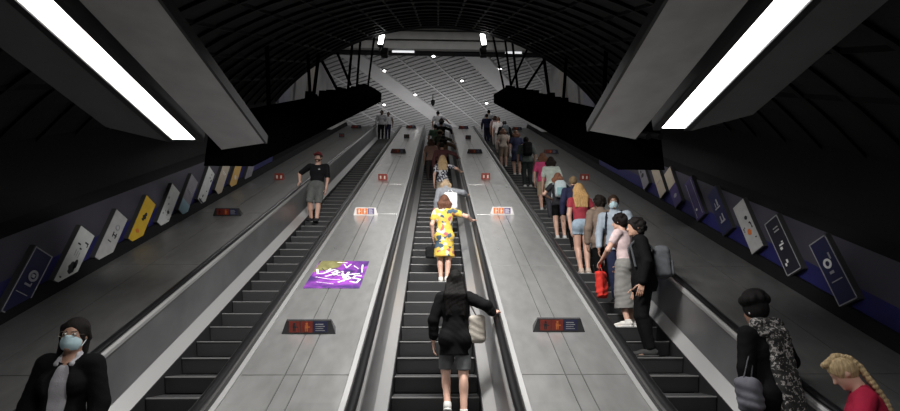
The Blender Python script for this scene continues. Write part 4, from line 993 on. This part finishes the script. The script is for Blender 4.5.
b_, J = person(on_step(1, 7, .16), u, FL - .25, 'person all in black, sideways beside the right rail, with grey backpack', 'mid', 'm', vox=.010, head=(.2, .08, 0), top=dict(kind='hoodie', col=BLK, sleeve=1.95, hem=.07, o=.024, collar=1), bottom=dict(kind='trousers', col=BLK, o=.018), hair=('curly', (.012, .010, .010)), shoes=(.04, .04, .04))
J['pel'] = J['pel'] - J['t']*.10
backpack(b_, J, (.075, .08, .088), 'large grey backpack on the person all in black', u, (.15, .11, .21), True, (.10, .105, .115))
u = 1.82
b_, J = person(on_step(1, 1, .38), u, FU + .25, 'person in black-and-white mottled scarf with dark puffed hair, near right', 'tan', 'f', vox=.010, head=(.1, .15, 0), arms={1: ((.20, .28, 1.18), (1, -.5, -.6)), -1: ((-.25, .04, .9), (-1, -.5, 0))},
    top=dict(kind='coat', col=BLK, sleeve=1.9, hem=.25, o=.028, collar=1, long=1, flare=.02), hair=('puff', (.010, .009, .009)), bottom=dict(kind='trousers', col=BLK))
f = Field(J['pel'] - V(.4, .4, .35), J['nb'] + V(.4, .4, .15), .010)
sc_, tr, tf, t = J['sc'], J['tr'], J['tf'], J['t']
f.cone(sc_ + t*.055*u - tf*.035*u - tr*.07*u, sc_ + t*.055*u - tf*.035*u + tr*.07*u, .058, .058, .03); f.cone(sc_ - tr*.13 + t*.015, sc_ - tr*.225 - t*.20, .075, .062, .03); f.cone(sc_ - tr*.1 - tf*.10 + t*.03, sc_ + tr*.12 - tf*.115 - t*.02, .05, .05, .03)
for q, r_ in ((-.05, .06), (.01, .065), (.07, .065), (.11, .055)): f.cone(sc_ + tr*(q + .01) - tf*.115 + t*.02, J['pel'] + tr*(q + .02) - tf*.165 - t*.30, r_*.8, r_, .03)
f.wrinkle(.006, 40); sdf_obj('scarf', [f], MOTTLE, b_)
er = Field(J['head'] - .12, J['head'] + .12, .003); er.ell(J['head'] - J['hr']*.052*u - J['hf']*.004*u - J['hu']*.012*u, (.006, .007, .010)); sdf_obj('earbud', [er], cloth((.7, .7, .7)), b_)
soft_bag('drawstring_bag', b_, J['pel'] + V(-.34, -.08, .0), (.075, .11, .15), (.11, .11, .13), 'grey drawstring bag at the left side of the mottled scarf', 'bag', J['sc'] + V(-.12, -.03, .04), None, (.08, .08, .09), wr=.008)
ph = carried('mobile_phone', b_, 'mobile phone held up by the mottled scarf wearer', 'phone'); hp = J[('hand', 1)]
q = MB(); q.box(hp[0] - .036, hp[0] + .036, hp[1] - .0, hp[1] + .009, hp[2] - .04, hp[2] + .10); q.build('phone_case', M['ink'], ph, bevel=.003); q = MB(); q.box(hp[0] - .033, hp[0] + .033, hp[1] - .002, hp[1], hp[2] - .036, hp[2] + .096); q.build('screen', mat('phone_screen', (.02, .02, .03), .15, emit=(.6, .65, .8), estr=.25), ph)
u = 1.53
hd = .95
b_, J = person((PITCH + .41, 3.68, .01), u, FU + hd, 'person in crimson top with a blonde braid, head bent, bottom right', 'fair', 'f', vox=.010, lean=.12, head=(.1, .55, 0), arms={-1: ((-.16, .30, 1.0), (-1, -.5, -.3)), 1: ((.16, .30, 1.0), (1, -.5, -.3))},
    top=dict(kind='top', col=(.36, .012, .045), sleeve=.8, hem=.04, o=.016, neck=.8), bottom=dict(kind='trousers', col=NAVY), hair=None)
h0, hf, hu, hr, sc_, tf, t, tr = J['head'], J['hf'], J['hu'], J['hr'], J['sc'], J['tf'], J['t'], J['tr']
bl = (.42, .31, .17)
f = Field(h0 - .2, h0 + .2, .007); f.ell(h0 + hu*.014*u - hf*.010*u, np.array((.0525, .0625, .065))*u, J['RH'], .01)
f.ell(h0 + hf*.066*u - hu*.024*u, np.array((.046, .046, .060))*u, J['RH'], .006, True); f.ell(h0 + hf*.010*u - hu*.075*u, np.array((.044, .056, .045))*u, J['RH'], .01, True); f.wrinkle(.002, 90)
ho = sdf_obj('hair', [f], hair_mat(bl), b_)
nb_ = J['nb']
pts = [h0 + hu*.066*u + hf*.03*u, h0 + hu*.070*u - hf*.03*u, h0 - hf*.064*u + hu*.035*u, h0 - hf*.070*u - hu*.012*u, nb_ - tf*.052*u + t*.02*u, sc_ - tf*.072*u - t*.02*u + tr*.02, sc_ - tf*.085*u - t*.10*u + tr*.03, sc_ - tf*.085*u - t*.20*u + tr*.03]
g = Field(h0 - V(.35, .35, .6), h0 + V(.35, .35, .25), .006); L = []
for a, c in zip(pts[:-1], pts[1:]):
    n_ = max(2, int(np.linalg.norm(c - a) / .027)); L += [a + (c - a)*i/n_ for i in range(n_)]
for i, p in enumerate(L):
    ax = unit(L[min(i+1, len(L)-1)] - L[max(i-1, 0)]); sd = unit(hr - ax*(hr @ ax)); r_ = .030*(1 - .35*i/len(L))
    g.cone(p + sd*.020 - ax*.006, p - sd*.004 + ax*.022, r_*.9, r_*.6, .002); g.cone(p - sd*.020 + ax*.006, p + sd*.004 + ax*.034, r_*.9, r_*.6, .002)
sdf_obj('braid', [g], hair_mat(bl), ho)
# ------------------------------------------------------------------ light
w = bpy.data.worlds.new('World'); SC.world = w; w.use_nodes = True
w.node_tree.nodes['Background'].inputs[0].default_value = (.5, .52, .6, 1); w.node_tree.nodes['Background'].inputs[1].default_value = 0.0
def area(name, loc, rot, sx, sy, power, col=(1, .98, .95)):
    l = bpy.data.lights.new(name, 'AREA'); l.shape = 'RECTANGLE'; l.size = sx; l.size_y = sy; l.energy = power; l.color = col
    o = bpy.data.objects.new(name, l); o.location = loc; o.rotation_euler = rot; COL.objects.link(o); return o
area('roof_fill', (0, 17.2, 18.2), (0, 0, 0), 9, 2.5, 90)  # unseen fill added behind the headwall to brighten the upper shaft
area('roof_fill_rear', (0, 21.5, 18.2), (0, 0, 0), 9, 2.5, 110)  # second unseen fill, added further up the open shaft
for sg in (-1, 1): area('under_truss_fill', (sg*3.55, 15.4, zlin(15.4) + 2.27), (INC, math.radians(-12)*sg, 0), .12, 15.0, 55)  # added strip hidden by the truss, brightens outer decks and walls
area('landing_fill', (0, 31, 12.6), (math.pi, 0, 0), 10, 6, 200)  # added below the crest out of view, brightens the slatted ceiling
area('hall_fill', (0, .6, 4.6), (math.radians(20), 0, 0), 2.4, 1.0, 120)  # out-of-frame fill added overhead for the near decks
cl = area('crown_light', (0, 4.5, 5.8), (math.radians(38), 0, 0), 2.2, .6, 315); cl.data.spread = math.radians(125)  # added just above the frame to light near decks and passengers' backs
cl = area('crown_light_upper', (0, 7.4, 7.6), (math.radians(50), 0, 0), 4.5, .5, 165); cl.data.spread = math.radians(95)  # another unseen fill, added to light passengers further up the slope

# ------------------------------------------------------------------ camera
cam = bpy.data.cameras.new('Camera'); co = bpy.data.objects.new('Camera', cam); COL.objects.link(co)
cam.sensor_fit = 'HORIZONTAL'; cam.sensor_width = 36; cam.lens = 493 / 900 * 36; cam.clip_start = .05; cam.clip_end = 200
co.location = (0, 0, 1.65); co.rotation_euler = (math.radians(90 + 15), 0, -math.atan(14 / 493) * math.cos(math.radians(15)))
SC.camera = co
vs = SC.view_settings; vs.view_transform = 'Standard'; vs.look = 'None'; vs.exposure = 0; vs.gamma = 1; vs.use_curve_mapping = False
